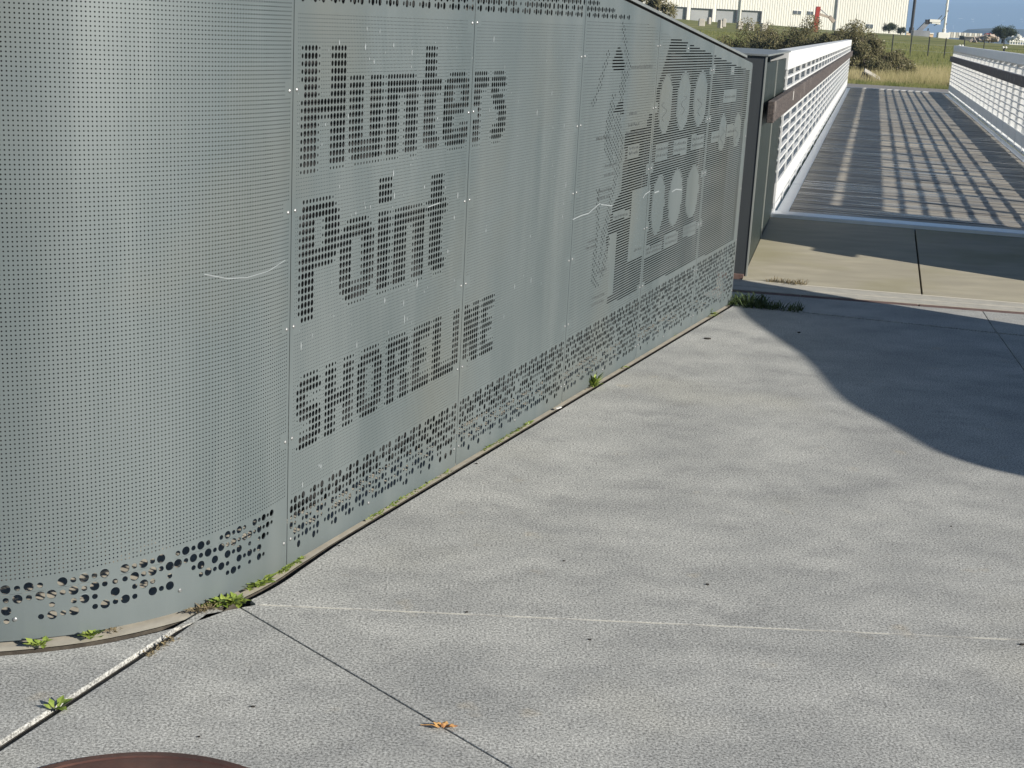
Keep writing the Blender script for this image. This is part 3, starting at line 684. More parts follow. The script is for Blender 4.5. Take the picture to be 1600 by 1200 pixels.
# rust coloured drain strip, concrete strips and bright edge
def band(p, d, w0, w1, z0, z1, m, name, t0=-1.2, t1=10):
    n_ = Vector((-d.y, d.x)); mb = MB()
    pts = [p + d * t0 + n_ * w0, p + d * t1 + n_ * w0, p + d * t1 + n_ * w1, p + d * t0 + n_ * w1]
    mb.prism([(q.x, q.y) for q in pts], z0, z1); return struct(mb.build(name, m))
for k in range(14):
    band(G1 - dG * 1.0, dG, -.022, .068, -.05, -.003, M['rustbrick'], 'drain_strip', .01 + k * .72, .72 + k * .72)
band(G1, dG, .071, .20, -.05, .001, M['strip'], 'pavement')
G2 = Vector((1.41, 9.30)); dG2 = dirv((1.40, 9.335), (3.213, 9.02))
mb = MB(); q = [G1 + dG * -1.2 + Vector((-dG.y, dG.x)) * .203, G1 + dG * 10 + Vector((-dG.y, dG.x)) * .203, G2 + dG2 * 10, G2 + dG2 * -1.2]
mb.prism([(p.x, p.y) for p in q], -.05, .004); struct(mb.build('pavement', M['strip'], bevel=.002))
band(G2, dG2, .003, .022, -.05, .007, M['litedge'], 'kerb')  # lit edge of the low step, its brightness put into a paler colour

# ------------------------------------------------------------------ bridge frame of reference
O = Vector((2.08, 11.86)); e1 = Vector((.974, -.2266)); e2 = Vector((.2266, .974)); DZ = .13; BW = 2.75; BL = 30.4; TL = 31.3
def B3(a, b, z=0): p = O + e1 * a + e2 * b; return Vector((p.x, p.y, z))
# ramp: two slabs either side of the long joint, rising to the deck
def ramp_z(b): return .008 + (b + 2.62) / 2.6 * .115
for a0, a1 in ((-.02, 1.115), (1.128, 2.9)):
    mb = MB()
    def bfront(a): v = (G2 + Vector((-dG2.y, dG2.x)) * .024) - O; w_ = (v.dot(e1), v.dot(e2)); sl2 = dG2.dot(e2) / dG2.dot(e1); return w_[1] + (a - w_[0]) * sl2
    P = [B3(a0, bfront(a0), .008), B3(a1, bfront(a1), .008), B3(a1, -.03, .123), B3(a0, -.03, .123)]
    Q = [Vector((p.x, p.y, -.2)) for p in P]
    mb.quad(*[tuple(p) for p in P])
    for i in range(4): j = (i + 1) % 4; mb.quad(tuple(P[j]), tuple(P[i]), tuple(Q[i]), tuple(Q[j]))
    struct(mb.build('ramp', M['ramp']))
mb = MB(); mb.box(B3(1.1215, -1.3, -.08), .02, 2.6, .1, ax=e1); struct(mb.build('ground', M['soil_and_gap_shade']))

# ------------------------------------------------------------------ pier beside the ramp
pier = thing('steel_abutment_post', 'dark green steel box post between the perforated wall end and white railing', 'post', tuple(B3(-.15, -1.3, 0)))
mb = MB(); mb.box(B3(-.31, -2.50, .72), .60, .012, 1.42, ax=e1); part(mb, 'front_plate', M['pierfront'], pier, 'dull grey front plate')
mb = MB(); mb.box(B3(-.004, -2.50, .72), .010, .02, 1.425, ax=e1); part(mb, 'corner_highlight', M['pieredge'], pier)  # bright highlight along the corner, painted as a pale strip
mb = MB(); mb.box(B3(-.03, -1.78, .70), .012, 1.40, 1.37, ax=e1); part(mb, 'side_panel', M['pier'], pier, 'dark green side panel nearer the wall')
mb = MB(); mb.box(B3(-.026, -.545, .70), .012, 1.06, 1.37, ax=e1); part(mb, 'side_panel', M['pier'], pier, 'dark green side panel nearer the railing')
mb = MB(); mb.box(B3(-.022, -1.077, .70), .010, .012, 1.37, ax=e1); part(mb, 'seam_strip', M['pieredge'], pier)
mb = MB()
P = [B3(-.62, -2.52, 1.437), B3(.01, -2.52, 1.437), B3(.01, -.02, 1.437), B3(-.62, -.02, 1.437)]
mb.prism([(p.x, p.y) for p in P], 1.433, 1.446); part(mb, 'cap_plate', M['cap'], pier, bevel=.002)
mb = MB(); mb.box(B3(-.5, -1.3, .7), .012, 2.4, 1.38, ax=e1); part(mb, 'back_plate', M['darksteel'], pier)
mb = MB(); mb.box(B3(-.33, -2.505, .012), .62, .10, .03, ax=e1); part(mb, 'base_plate', M['rustbrick'], pier)

# ------------------------------------------------------------------ footbridge
bridge = thing('footbridge', 'white steel footbridge with timber deck boards and open grid railings', 'footbridge', tuple(B3(BW / 2, 0, 0)))
mb = MB(); n = 224; pw = BL / n; R_ = random.Random(4)
for i in range(n):
    b0 = .07 + i * pw; jz = R_.uniform(-.0025, .0025); tl = R_.uniform(-.002, .002)
    mb.box(B3(BW / 2, b0 + pw / 2 - .004, DZ - .025 + jz), BW - .20, pw - .007, .05, ax=e1)
part(mb, 'deck_boards', M['deck'], bridge, bevel=.003)
mb = MB(); mb.box(B3(BW / 2, BL / 2, DZ - .10), BW - .2, BL, .04, ax=e1); part(mb, 'deck_underside', M['darksteel'], bridge)
mb = MB(); mb.box(B3(BW / 2, -.0, DZ - .030), BW + .06, .22, .10, ax=e1); part(mb, 'end_beam', M['galv'], bridge, bevel=.004)
mb = MB(); mb.box(B3(BW / 2, BL + .12, DZ - .02), BW + .06, .12, .08, ax=e1); part(mb, 'end_beam', M['white'], bridge, bevel=.004)
for sd in (0, 1):
    mb = MB(); a = .055 if sd == 0 else BW - .055
    for k in range(12): mb.box(B3(a, .05 + (k + .5) * 2.5, DZ - .012 + .003 * (k % 2)), .095, 2.495, .03, ax=e1)
    part(mb, 'edge_angle', M['galv'], bridge, bevel=.002)
RH = 1.31
def railing(a0, sg):
    """a0 = inner face lateral position, sg = +1 outward direction"""
    r_ = MB()
    # top band
    r_.box(B3(a0 + sg * .075, BL / 2, DZ + RH - .076), .15, BL, .148, ax=e1)
    top = part(r_, 'railing', M['white'], bridge, 'left side railing in full sun' if sg < 0 else 'right side railing with its inner side in shade', bevel=.006)
    PINV[top.name] = PINV[bridge.name]
    def sub(mbx, nm, m, **k): o = mbx.build(nm, m, None, **k); o.parent = top; return o
    m_ = MB()
    zs = [DZ + RH - .148 - .062, DZ + RH - .148 - .15, DZ + RH - .148 - .24] + [DZ + .26 + .09 * i for i in range(1, 9)]
    for z in zs:
        m_.box(B3(a0 + sg * .016, BL / 2, z), .026, BL, .017, ax=e1)
    sub(m_, 'grid_bars', M['white'])
    m_ = MB(); m_.box(B3(a0 + sg * .011, BL / 2, DZ + .17), .016, BL, .165, ax=e1); sub(m_, 'kick_plate', M['white'])
    sp = 1.12; nn = int(BL / sp) + 1; u0 = None
    for i in range(nn):
        b = .03 + i * (BL - .06) / (nn - 1)
        if u0 is None:
            m_ = MB()
            m_.box(B3(a0 + sg * .095, b, DZ + (RH - .15) / 2), .155, .012, RH - .15, ax=e1)
            m_.box(B3(a0 + sg * .006, b, DZ + (RH - .15) / 2), .012, .050, RH - .15, ax=e1)
            m_.box(B3(a0 + sg * .178, b, DZ + (RH - .15) / 2), .012, .085, RH - .15, ax=e1)
            u0 = sub(m_, 'upright', M['white'])
        else:
            o = u0.copy(); COL.objects.link(o); q = e2 * (b - .03); o.location = (q.x, q.y, 0)
    m_ = MB(); m_.box(B3(a0 + sg * .1, BL / 2, DZ + .02), .17, BL, .05, ax=e1); sub(m_, 'bottom_rail', M['white'])
    return top, sub
LR, lsub = railing(.0, -1)
RRl, rsub = railing(BW, 1)
# handrail boards with extension over the post
for a, par, nm in ((.018, LR, 0), (BW - .018, RRl, 1)):
    b = -2.3; k = 0
    lens = [2.45] + [3.05] * 11
    for L_ in lens:
        if nm == 1 and k == 0: pass
        mb = MB(); L2 = min(L_, BL - b)
        mb.box(B3(a + (.022 if nm == 0 else -.022), b + L2 / 2, DZ + .945), .044, L2 - .006, .14, ax=e1)
        o = mb.build('handrail_board', M['handwood'], None, bevel=.004); o.parent = par
        if k == 0: o['label'] = 'short weathered end board reaching past the railing'
        b += L2; k += 1
        if b >= BL - .1: break
mb = MB(); mb.box(B3(.0405 + .0225, -.02 + .0, DZ + .965), .003, .035, .07, ax=e1)
o = mb.build('sticker', M['paper'], None); o.parent = LR

# ------------------------------------------------------------------ partner structures outside the frame on the right (they cast the shadows)
shp = [(1.31, 9.40), (1.31, 8.2), (1.46, 7.175), (1.485, 6.35), (1.609, 5.9), (1.69, 5.58), (1.81, 5.39), (1.97, 5.26), (2.4, 5.0), (3.0, 4.8)]
rh = [1.43, 1.5, 1.6, 1.68, 1.74, 1.8, 1.86, 1.92, 2.0, 2.06]
rb = [(x + h / math.tan(SUN_EL) * math.cos(SUN_AZ), y + h / math.tan(SUN_EL) * math.sin(SUN_AZ)) for (x, y), h in zip(shp, rh)]
def cr_(pts, t):
    n = len(pts) - 1; i = min(n - 1, int(t)); f = t - i
    p = [pts[max(0, i - 1)], pts[i], pts[i + 1], pts[min(n, i + 2)]]
    return [0.5 * (2 * p[1][k] + (p[2][k] - p[0][k]) * f + (2 * p[0][k] - 5 * p[1][k] + 4 * p[2][k] - p[3][k]) * f * f + (3 * p[1][k] - p[0][k] - 3 * p[2][k] + p[3][k]) * f ** 3) for k in range(len(p[0]))]
pts = [cr_([(x, y, h) for (x, y), h in zip(rb, rh)], t * 9 / 60) for t in range(61)]
rw = thing('perforated_wall', 'matching curved metal wall opposite, just outside the right edge of the view', 'wall', (4.6, 5.3, 0))
mb = MB()
for i in range(60):
    a, b = Vector(pts[i]), Vector(pts[i + 1]); t = Vector((b.x - a.x, b.y - a.y)).normalized(); n = Vector((-t.y, t.x)) * .03
    A = [(a.x, a.y, .02), (b.x, b.y, .02), (b.x, b.y, b.z), (a.x, a.y, a.z)]; Bq = [(a.x + n.x, a.y + n.y, .02), (b.x + n.x, b.y + n.y, .02), (b.x + n.x, b.y + n.y, b.z), (a.x + n.x, a.y + n.y, a.z)]
    mb.quad(*A[::-1]); mb.quad(*Bq); mb.quad(A[3], A[2], Bq[2], Bq[3])
part(mb, 'panel', M['panel'], rw)
rp = thing('steel_abutment_post', 'dark steel box post at the right end of the bridge, outside the view', 'post', tuple(B3(BW + .1, -1.2, 0)))
mb = MB(); mb.box(B3(BW + .10, -1.08, .73), .10, 2.15, 1.42, ax=e1); part(mb, 'side_panel', M['pier'], rp)
mb = MB(); mb.box(B3(BW + .16, -2.16, .73), .4, .02, 1.42, ax=e1); part(mb, 'front_plate', M['pierfront'], rp)

# ------------------------------------------------------------------ round rusty plate
mb = MB(); c = (-.707, 2.452); r_ = .386; n = 72
def circ(r, z): return [(c[0] + r * math.cos(2 * math.pi * i / n), c[1] + r * math.sin(2 * math.pi * i / n), z) for i in range(n)]
rings = [circ(r_, .001), circ(r_ - .002, .0065), circ(r_ - .02, .0075), circ(r_ - .024, .005), circ(.06, .006)]
for k, q in enumerate(rings): mb.v += q
for k in range(4):
    for i in range(n): j = (i + 1) % n; mb.f.append((k * n + i, k * n + j, (k + 1) * n + j, (k + 1) * n + i))
mb.f.append(tuple(4 * n + i for i in range(n)))
plate = mb.build('round_plate', M['rust'], smooth=False); tag(plate, 'round reddish brown rusty steel plate let into the concrete at the lower left corner', 'steel plate')

# ------------------------------------------------------------------ weeds and litter
def leafy(name, label, cat, px, py, spread, nleaf, L, m, axis=(1, 0), z0=0.0, seed=1, group=None, upd=.6, wide=.26):
    nleaf = int(nleaf * 1.5)
    R_ = random.Random(seed); g = gnd(px, py, z0); mb = MB(); ax = Vector((axis[0], axis[1], 0)).normalized(); ay = Vector((-ax.y, ax.x, 0))
    for i in range(nleaf):
        p = g + ax * R_.uniform(-spread, spread) + ay * R_.gauss(0, .006)
        t = R_.uniform(0, 2 * math.pi); l = L * R_.uniform(.45, 1.1); d = Vector((math.cos(t), math.sin(t), R_.uniform(.1, 1.2) * upd)).normalized()
        sd = d.cross(Vector((0, 0, 1))).normalized() * l * wide * R_.uniform(.7, 1.2); mid = p + d * l * .5 + Vector((0, 0, l * .12)); tip = p + d * l
        k = len(mb.v); mb.v += [tuple(p), tuple(mid + sd), tuple(tip), tuple(mid - sd), tuple(mid - Vector((0, 0, l * .06)))]
        mb.f += [(k, k + 1, k + 4), (k + 1, k + 2, k + 4), (k + 2, k + 3, k + 4), (k + 3, k, k + 4)]
    o = mb.build(name, m)
    if spread > .1: o['kind'] = 'stuff'; return o
    return tag(o, label, cat, group)
dd = (D.x, D.y)
leafy('weed', 'largest bright green weed clump where the three paving joints meet at the wall foot', 'weed', 350, 944, .045, 90, 0.039, M['weed'], (1, .3), .0005, 1)
leafy('weed', 'bright green broad leaves just right of the largest weed clump', 'weed', 400, 915, .035, 39, 0.046, M['weed'], (.6, .8), .0005, 2)
leafy('weed', 'low tangle of dry and green stems left of the largest weed clump', 'weed', 318, 953, .03, 60, 0.034, M['weeddry'], (1, .5), .0005, 3, wide=.08)
leafy('weed', 'small bright leaf pair in the curved gap under the left panel, second from left edge', 'weed', 146, 993, .01, 13, 0.037, M['weed'], (1, .5), .0005, 4, wide=.45)
leafy('weed', 'tiny green sprout in the curved gap nearest the left edge', 'weed', 62, 1008, .018, 19, 0.028, M['weed'], (1, .5), .0005, 5)
leafy('weed', 'thin brownish sprout in the curved gap between the leaf pair and the clump', 'weed', 177, 985, .012, 18, 0.025, M['weeddry'], (1, .5), .0005, 6, wide=.15)
leafy('weed', 'long mossy weed strip in the gap below the first panel seam', 'weed', 452, 885, .07, 105, 0.023, M['weed'], dd, .0005, 7)
leafy('weed', 'upright star shaped weed tuft against the wall below the map panel', 'weed', 927, 604, .02, 39, 0.075, M['weed'], dd, .0005, 8, upd=1.6, wide=.12)
leafy('weed', 'two leaf sprout in the wall gap right of the star shaped tuft', 'weed', 972, 574, .018, 13, 0.040, M['weed'], dd, .0005, 9)
leafy('weed', 'small yellow green sprout at the wall foot below the six ovals', 'weed', 1016, 544, .015, 13, 0.046, M['weed'], dd, .0005, 10)
leafy('weed', 'small green sprout at the wall foot right of the yellow green one', 'weed', 1046, 525, .04, 18, 0.046, M['weed'], dd, .0005, 11)
leafy('weed', 'pale green sprout at the wall foot near its far end', 'weed', 1106, 492, .04, 27, 0.063, M['weed'], dd, .0005, 12)
leafy('weed', 'line of tiny yellow green weeds in the gap under the second panel seam', 'weed', 790, 682, .24, 130, 0.030, M['weed'], dd, .0005, 13)
leafy('weed', 'scattered small weeds in the gap below the lettering', 'weed', 640, 772, .3, 80, 0.026, M['weed'], dd, .0005, 14)
leafy('weed', 'green leaf lying in the wide slanting joint', 'weed', 88, 1107, .012, 9, 0.034, M['weed'], (.4, .9), .0005, 15)
leafy('weed', 'dark scraps and moss in the wide joint near its upper end', 'weed', 250, 1012, .06, 45, 0.014, M['weeddry'], (.35, .93), .0005, 16)
def tuft(name, label, px, py, sp, n, L, m, z0, ax, seed, sy=.03, w=.0018):
    R_ = random.Random(seed); g = gnd(px, py, z0); mb = MB(); a = Vector((ax[0], ax[1], 0)).normalized(); b = Vector((-a.y, a.x, 0))
    for i in range(n):
        p = g + a * R_.uniform(-sp, sp) + b * R_.gauss(0, sy); t = R_.uniform(0, 6.28); l = L * R_.uniform(.4, 1.1)
        d = Vector((math.cos(t) * .9, math.sin(t) * .9, R_.uniform(.35, 1.4))).normalized(); s_ = d.cross(Vector((0, 0, 1))).normalized() * w
        q = p + d * l * .55 + Vector((0, 0, l * .1)); e = p + d * l; e.z = max(e.z - l * .15, z0 + .005)
        mb.poly([tuple(p - s_), tuple(p + s_), tuple(q + s_ * .8), tuple(q - s_ * .8)]); mb.poly([tuple(q - s_ * .8), tuple(q + s_ * .8), tuple(e)])
    o = mb.build(name, m); return tag(o, label, 'grass tuft')
tuft('grass_tuft', 'dark green grass tuft growing at the far corner of the perforated wall', 1165, 476, .13, 300, .11, M['weeddark'], 0, (1, -.12), 21, .045, .003)
tuft('grass_tuft', 'flat dark trailing grass right of the wall corner tuft', 1208, 482, .17, 240, .08, M['weeddark'], 0, (1, -.15), 22, .03, .003)
tuft('grass_tuft', 'dry brown grass tuft on the edge of the tan ramp', 1228, 443, .13, 150, .06, M['weeddry'], .005, (1, -.2), 23, .015, .002)
# dry leaf with curled lobes
R_ = random.Random(31); g = gnd(692, 1138); mb = MB()
for k in range(7):
    t = k / 7 * 2 * math.pi + .3; l = .022 if k % 2 else .034; d = Vector((math.cos(t) * 1.1, math.sin(t) * .5, 0)); sdv = Vector((-math.sin(t), math.cos(t), 0)) * .008
    a = g + Vector((0, 0, .004)); q = g + d * l * .6 + Vector((0, 0, .006 + .012 * R_.random())); e = g + d * l + Vector((0, 0, .004 + .014 * R_.random()))
    mb.poly([tuple(a), tuple(q - sdv), tuple(q + Vector((0, 0, .003)))]); mb.poly([tuple(a), tuple(q + Vector((0, 0, .003))), tuple(q + sdv)]); mb.poly([tuple(q - sdv), tuple(e), tuple(q + Vector((0, 0, .003)))]); mb.poly([tuple(q + Vector((0, 0, .003))), tuple(e), tuple(q + sdv)])
mb.tube(g + Vector((-.02, 0, .008)), g + Vector((-.052, .004, .004)), .0015, .001, 5)
tag(mb.build('dry_leaf', M['leafdry']), 'curled orange brown dry leaf lying across the thin joint near the bottom edge', 'leaf')
for i, (px, py, s_) in enumerate([(395, 1105, .008), (311, 1152, .006), (881, 877, .006), (1105, 914, .012), (922, 1000, .008), (729, 957, .008), (1486, 823, .006), (1248, 520, .02), (745, 725, .008), (1106, 530, .03), (1597, 1008, .012), (530, 853, .006)]):
    g = gnd(px, py); mb = MB(); R_ = random.Random(i); n = 6; s_ *= .62
    top = [g + Vector((math.cos(k) * s_ * R_.uniform(.6, 1.2), math.sin(k) * s_ * .5, .002 + s_ * .25 * R_.random())) for k in [j * 2 * math.pi / n for j in range(n)]]
    mb.prism([(p.x, p.y) for p in top], .0005, .002 + s_ * .3)
    tag(mb.build('debris_scrap', M['debris']), 'tiny dark scrap of debris lying on the sunlit concrete', 'scrap', 'tiny dark scraps on the concrete')
for (px, py, s_, lb) in ((820, 664, .014, 'white paper scrap at the wall foot left of the map panels'), (873, 639, .012, 'pale scrap at the wall foot right of the white paper')):
    g = gnd(px, py); mb = MB(); mb.box(g + Vector((0, 0, .006)), s_ * 2, s_, .004, rot=(Vector((.9, .2, .3)).normalized(), Vector((-.2, .95, .1)).normalized(), Vector((-.3, -.1, .95)).normalized()))
    tag(mb.build('paper_scrap', M['paper']), lb, 'scrap')

# ------------------------------------------------------------------ far side terrain
def terr(x, y):
    b = (x - O.x) * e2.x + (y - O.y) * e2.y
    def ss(a, c, t): t = min(1, max(0, (t - a) / (c - a))); return t * t * (3 - 2 * t)
    if b < 30.7: return -2.2 + 2.25 * ss(27, 30.7, b)
    if b < TL + 3: return .05
    z = .05
    z += 1.05 * ss(TL + 45, TL + 120, b) + .55 * ss(TL + 3.5, TL + 40, b)
    z += .5 * ss(TL + 25, TL + 120, b) * ss(.20, -.02, (x / y) - .10)
    z -= .5 * ss(TL + 90, TL + 130, b) * ss(.27, .33, x / y) + 1.0 * ss(TL + 160, TL + 260, b)
    z += (.05 * math.sin(x * .35 + y * .1) + .05 * math.sin(x * .11 - y * .23)) * ss(TL + 8, TL + 25, b)
    return z
ys = [13 + i * 1.0 for i in range(27)] + [40 + i * .5 for i in range(24)] + [52 + i * 1.2 for i in range(60)] + [124 * 1.04 ** i for i in range(1, 26)]
xs = np.linspace(-.55, .75, 150)
mb = MB()
for y in ys:
    for t in xs: x = t * (y + 12); mb.v.append((x, y, terr(x, y)))
nx = len(xs)
for j in range(len(ys) - 1):
    for i in range(nx - 1): k = j * nx + i; mb.f.append((k, k + 1, k + nx + 1, k + nx))
struct(mb.build('field', M['grass'], smooth=True))
# path across the far end of the bridge
mb = MB()
for k in range(40):
    a0 = -30 + k * 2; a1 = a0 + 2
    mb.quad(tuple(B3(a0, BL + .2, DZ - .045)), tuple(B3(a1, BL + .2, DZ - .045)), tuple(B3(a1, BL + 4.3, DZ - .02)), tuple(B3(a0, BL + 4.3, DZ - .02)))
struct(mb.build('path', M['path']))
mb = MB(); mb.quad((-9000, 14, -1.6), (9000, 14, -1.6), (9000, 12000, -1.6), (-9000, 12000, -1.6)); struct(mb.build('water', M['water']))
mb = MB(); mb.quad((-12000, -8000, -3), (12000, -8000, -3), (12000, 14000, -3), (-12000, 14000, -3)); struct(mb.build('ground', M['soil_and_gap_shade']))

def blades(name, region, n, L, w, m, seed, lean=.35):
    R_ = random.Random(seed); mb = MB()
    for i in range(n):
        a, b = region(R_); p = B3(a, b); z = max(terr(p.x, p.y), .06); l = L * R_.uniform(.4, 1.2); t = R_.uniform(0, 6.28)
        d = Vector((math.cos(t) * lean * R_.random(), math.sin(t) * lean * R_.random(), 1)).normalized() * l
        mb.v += [(p.x - w, p.y, z - .03), (p.x + w, p.y, z - .03), (p.x + d.x, p.y + d.y, z + d.z)]; k = len(mb.v); mb.f.append((k - 3, k - 2, k - 1))
    o = mb.build(name, m); tag(o, None, None, None, 'stuff'); return o
blades('grass', lambda R_: (R_.uniform(-14, 14), TL + 3.35 + abs(R_.gauss(0, 1.6))), 22000, .18, .016, M['greenblade'], 1)
blades('dry_grass', lambda R_: (R_.uniform(-2.0, 14), TL + 4.3 + R_.random() ** 1.3 * 13), 26000, .45, .012, M['dryblade'], 2, .6)
blades('grass', lambda R_: (R_.uniform(-22, 30), TL + 16 + R_.random() ** 1.2 * 60), 36000, .22, .03, M['greenblade'], 3, .6)

def shrub(name, label, cat, c, rx, ry, rz, nleaf, size, m, seed, seeds=0, group=None, m2=None, lift=0.35):
    R_ = random.Random(seed); root = thing(name, label, cat, (c[0], c[1], c[2]), group)
    lumps = []
    for k in range(26):
        t = R_.uniform(0, 6.28); q = math.sqrt(R_.random()); lumps.append((c[0] + rx * q * .8 * math.cos(t), c[1] + ry * q * .8 * math.sin(t), c[2] + rz * R_.uniform(.2, .95) * (1 - .45 * q * q), R_.uniform(.16, .34) * min(rx, rz * 1.6)))
    fol = MB(); fol2 = MB()
    for i in range(nleaf):
        lx, ly, lz, lr = R_.choice(lumps); v = Vector((R_.gauss(0, 1), R_.gauss(0, 1), R_.gauss(0, 1))).normalized() * lr * R_.random() ** .45
        p = Vector((lx, ly, lz)) + v
        if p.z < c[2] - .05: p.z = c[2] + R_.random() * .2
        u = Vector((R_.gauss(0, 1), R_.gauss(0, 1), R_.gauss(0, 1))).normalized(); w = u.orthogonal().normalized(); s = size * R_.uniform(.5, 1.3)
        (fol2 if m2 and R_.random() < .35 else fol).quad(tuple(p - u * s), tuple(p + w * s * .45), tuple(p + u * s), tuple(p - w * s * .45))
    part(fol, 'foliage', m, root)
    if m2: part(fol2, 'dry_foliage', m2, root)
    st = MB()
    for k in range(9):
        lx, ly, lz, lr = R_.choice(lumps); st.tube((c[0] + R_.gauss(0, .1), c[1] + R_.gauss(0, .1), c[2] - .1), (lx, ly, lz), .03 * rz, .008 * rz, 5)
    for k in range(30):
        lx, ly, lz, lr = R_.choice(lumps); p = Vector((lx, ly, lz + lr * .8)); st.tube(p, p + Vector((R_.gauss(0, .12), R_.gauss(0, .12), .28)) * rz * .5, .006 * rz, .002, 4)
    part(st, 'stems', M['bark'], root)['kind'] = 'stuff'
    if seeds:
        sd = MB()
        for k in range(seeds):
            lx, ly, lz, lr = R_.choice(lumps); v = Vector((R_.gauss(0, 1), R_.gauss(0, 1), R_.gauss(0, 1))).normalized() * lr * 1.02; p = Vector((lx, ly, lz)) + v; s = size * R_.uniform(.3, .6)
            sd.box(p, s, s, s * 1.3)
        part(sd, 'seed_heads', M['seed'], root)['kind'] = 'stuff'
    return root
def gp(px, py, Y):
    p = at(px, py, Y); return (p.x, p.y, terr(p.x, p.y))
specs = [  # px centre, Y, rx, rz, label
    (1180, 56, 1.5, 1.30, 'dark leafy shrub behind the end of the wall, left end of the shrub row'),
    (1232, 54, 1.6, 1.62, 'tall olive shrub above the near end of the left railing'),
    (1285, 53, 1.5, 1.75, 'tallest spiky shrub in front of the pale warehouse, below the red arm'),
    (1330, 51.5, 1.3, 1.62, 'olive shrub just beyond the far end of the left railing'),
    (1352, 50.5, 1.0, 1.25, 'brownish seeding shrub right of the far railing end'),
    (1385, 51.5, 1.0, .95, 'low pale seeding shrub at the right end of the shrub row')]
for i, (px, Y, rx, rz, lb) in enumerate(specs):
    q = gp(px, 100, Y + 1.6); shrub('shrub', lb, 'shrub', q, rx * 1.1, 1.4, rz * 1.12, 19000, .042, M['shrub'], 40 + i, seeds=150 if i > 2 else 60, group='shrubs beyond the bridge', m2=M['shrubdry'])
q = gp(1018, 10, 74); shrub('shrub', 'olive tree top rising behind the sloping wall top at the upper left of the field', 'shrub', (q[0], q[1], 1.0), 1.3, 1.1, 2.6, 6000, .07, M['shrub'], 60, m2=M['shrubdry'])
# round cypress-like tree on the right horizon
def far_tree(name, label, px, Y, base_py, top_py, wpx, seed, flat=1.0):
    b = at(px, base_py, Y); t = at(px, top_py, Y); w = wpx / 2250 * Y / 2; h = t.z - b.z; R_ = random.Random(seed)
    root = thing(name, label, 'tree', tuple(b)); tr = MB()
    tr.tube(b, b + Vector((0, 0, h * .35)), h * .07, h * .045, 7); br = []
    for k in range(9):
        a = k * .7; e = b + Vector((math.cos(a) * w * .62, math.sin(a) * w * .5, h * R_.uniform(.5, .8))); tr.tube(b + Vector((0, 0, h * .2)), e, h * .025, h * .008, 5)
    part(tr, 'trunk', M['bark'], root); cr = MB()
    lumps = [(b + Vector((R_.uniform(-.78, .78) * w, R_.uniform(-.6, .6) * w, h * R_.uniform(.24, .85))), w * R_.uniform(.24, .36)) for k in range(60)]
    lumps = [(p, r) for p, r in lumps if ((p.x - b.x) / w) ** 2 + ((p.z - b.z - h * .42) / (h * .5)) ** 2 < 1.0]
    for i in range(7000):
        p0, r = R_.choice(lumps); v = Vector((R_.gauss(0, 1), R_.gauss(0, 1), R_.gauss(0, 1))).normalized() * r * R_.random() ** .4; p = p0 + v
        u = Vector((R_.gauss(0, 1), R_.gauss(0, 1), R_.gauss(0, 1))).normalized(); ww = u.orthogonal().normalized(); s = h * .03 * R_.uniform(.5, 1.3)
        cr.quad(tuple(p - u * s), tuple(p + ww * s * .6), tuple(p + u * s), tuple(p - ww * s * .6))
    part(cr, 'crown', M['treeleaf'], root)
far_tree('tree', 'round dark evergreen tree standing alone on the right skyline', 1566, 170, 68, 38, 40, 71)
far_tree('tree', 'small scrubby tree at the foot of the warehouse near its right corner', 1389, 200, 52, 35, 24, 72)
far_tree('tree', 'smallest scrubby tree right beside the warehouse corner', 1407, 205, 54, 41, 15, 73)

# field fence
fence = thing('wire_fence', 'thin wire fence with dark posts crossing the green field', 'fence', tuple(gp(1420, 90, 78)))
fx = [1180, 1240, 1300, 1345, 1392, 1421, 1449, 1475, 1504, 1535, 1566, 1598, 1640]
FP = []
for px in fx:
    yy = 97 - (1475 - px) * .053 if px < 1476 else 97 - (px - 1475) * .24
    top = 68 if px < 1476 else 68 + (px - 1475) * .02
    Y = 78 if px < 1476 else 78 + (px - 1475) * .35
    b = at(px, 90, Y); z = terr(b.x, b.y); mb = MB(); mb.tube((b.x, b.y, z - .1), (b.x, b.y, z + 1.05), .03, .03, 6); part(mb, 'post', M['black'], fence); FP.append(Vector((b.x, b.y, z)))
mb = MB()
for a, b in zip(FP, FP[1:]):
    for h_ in (.3, .65, 1.0): mb.tube(a + Vector((0, 0, h_)), b + Vector((0, 0, h_)), .005, .005, 4)
part(mb, 'wire', M['steelgrey'], fence)

# leaning board at the path edge
q = gnd(1353, 129, .1); bd = thing('tilted_board', 'pale board leaning tilted over a dark box at the edge of the far path', 'board', tuple(q))
mb = MB(); ex = Vector((.86, -.1, -.42)).normalized(); ey = Vector((.25, .8, .15)); ey = (ey - ex * ey.dot(ex)).normalized(); ez = ex.cross(ey)
mb.box(q + Vector((.10, -.3, .27)), .56, .40, .035, rot=(ex, ey, ez)); part(mb, 'top_board', M['concrete'], bd)
mb = MB(); mb.box(q + Vector((-.08, -.25, .15)), .30, .30, .30, rot=(Vector((.8, -.1, -.3)).normalized(), Vector((.1, 1, 0)).normalized(), Vector((.3, 0, .95)))); part(mb, 'side_panel', M['darksteel'], bd)

# ------------------------------------------------------------------ warehouse
YB = 260.0
wh = thing('warehouse', 'large cream corrugated metal warehouse with grey bays behind the field', 'warehouse', tuple(at(1250, 40, YB)))
xr = at(1417, 30, YB).x; xl = at(700, 0, YB).x; zb = 1.0; zt_ = 16.0
mb = MB()
x = xl; ph = 0
segs = []
step = .36
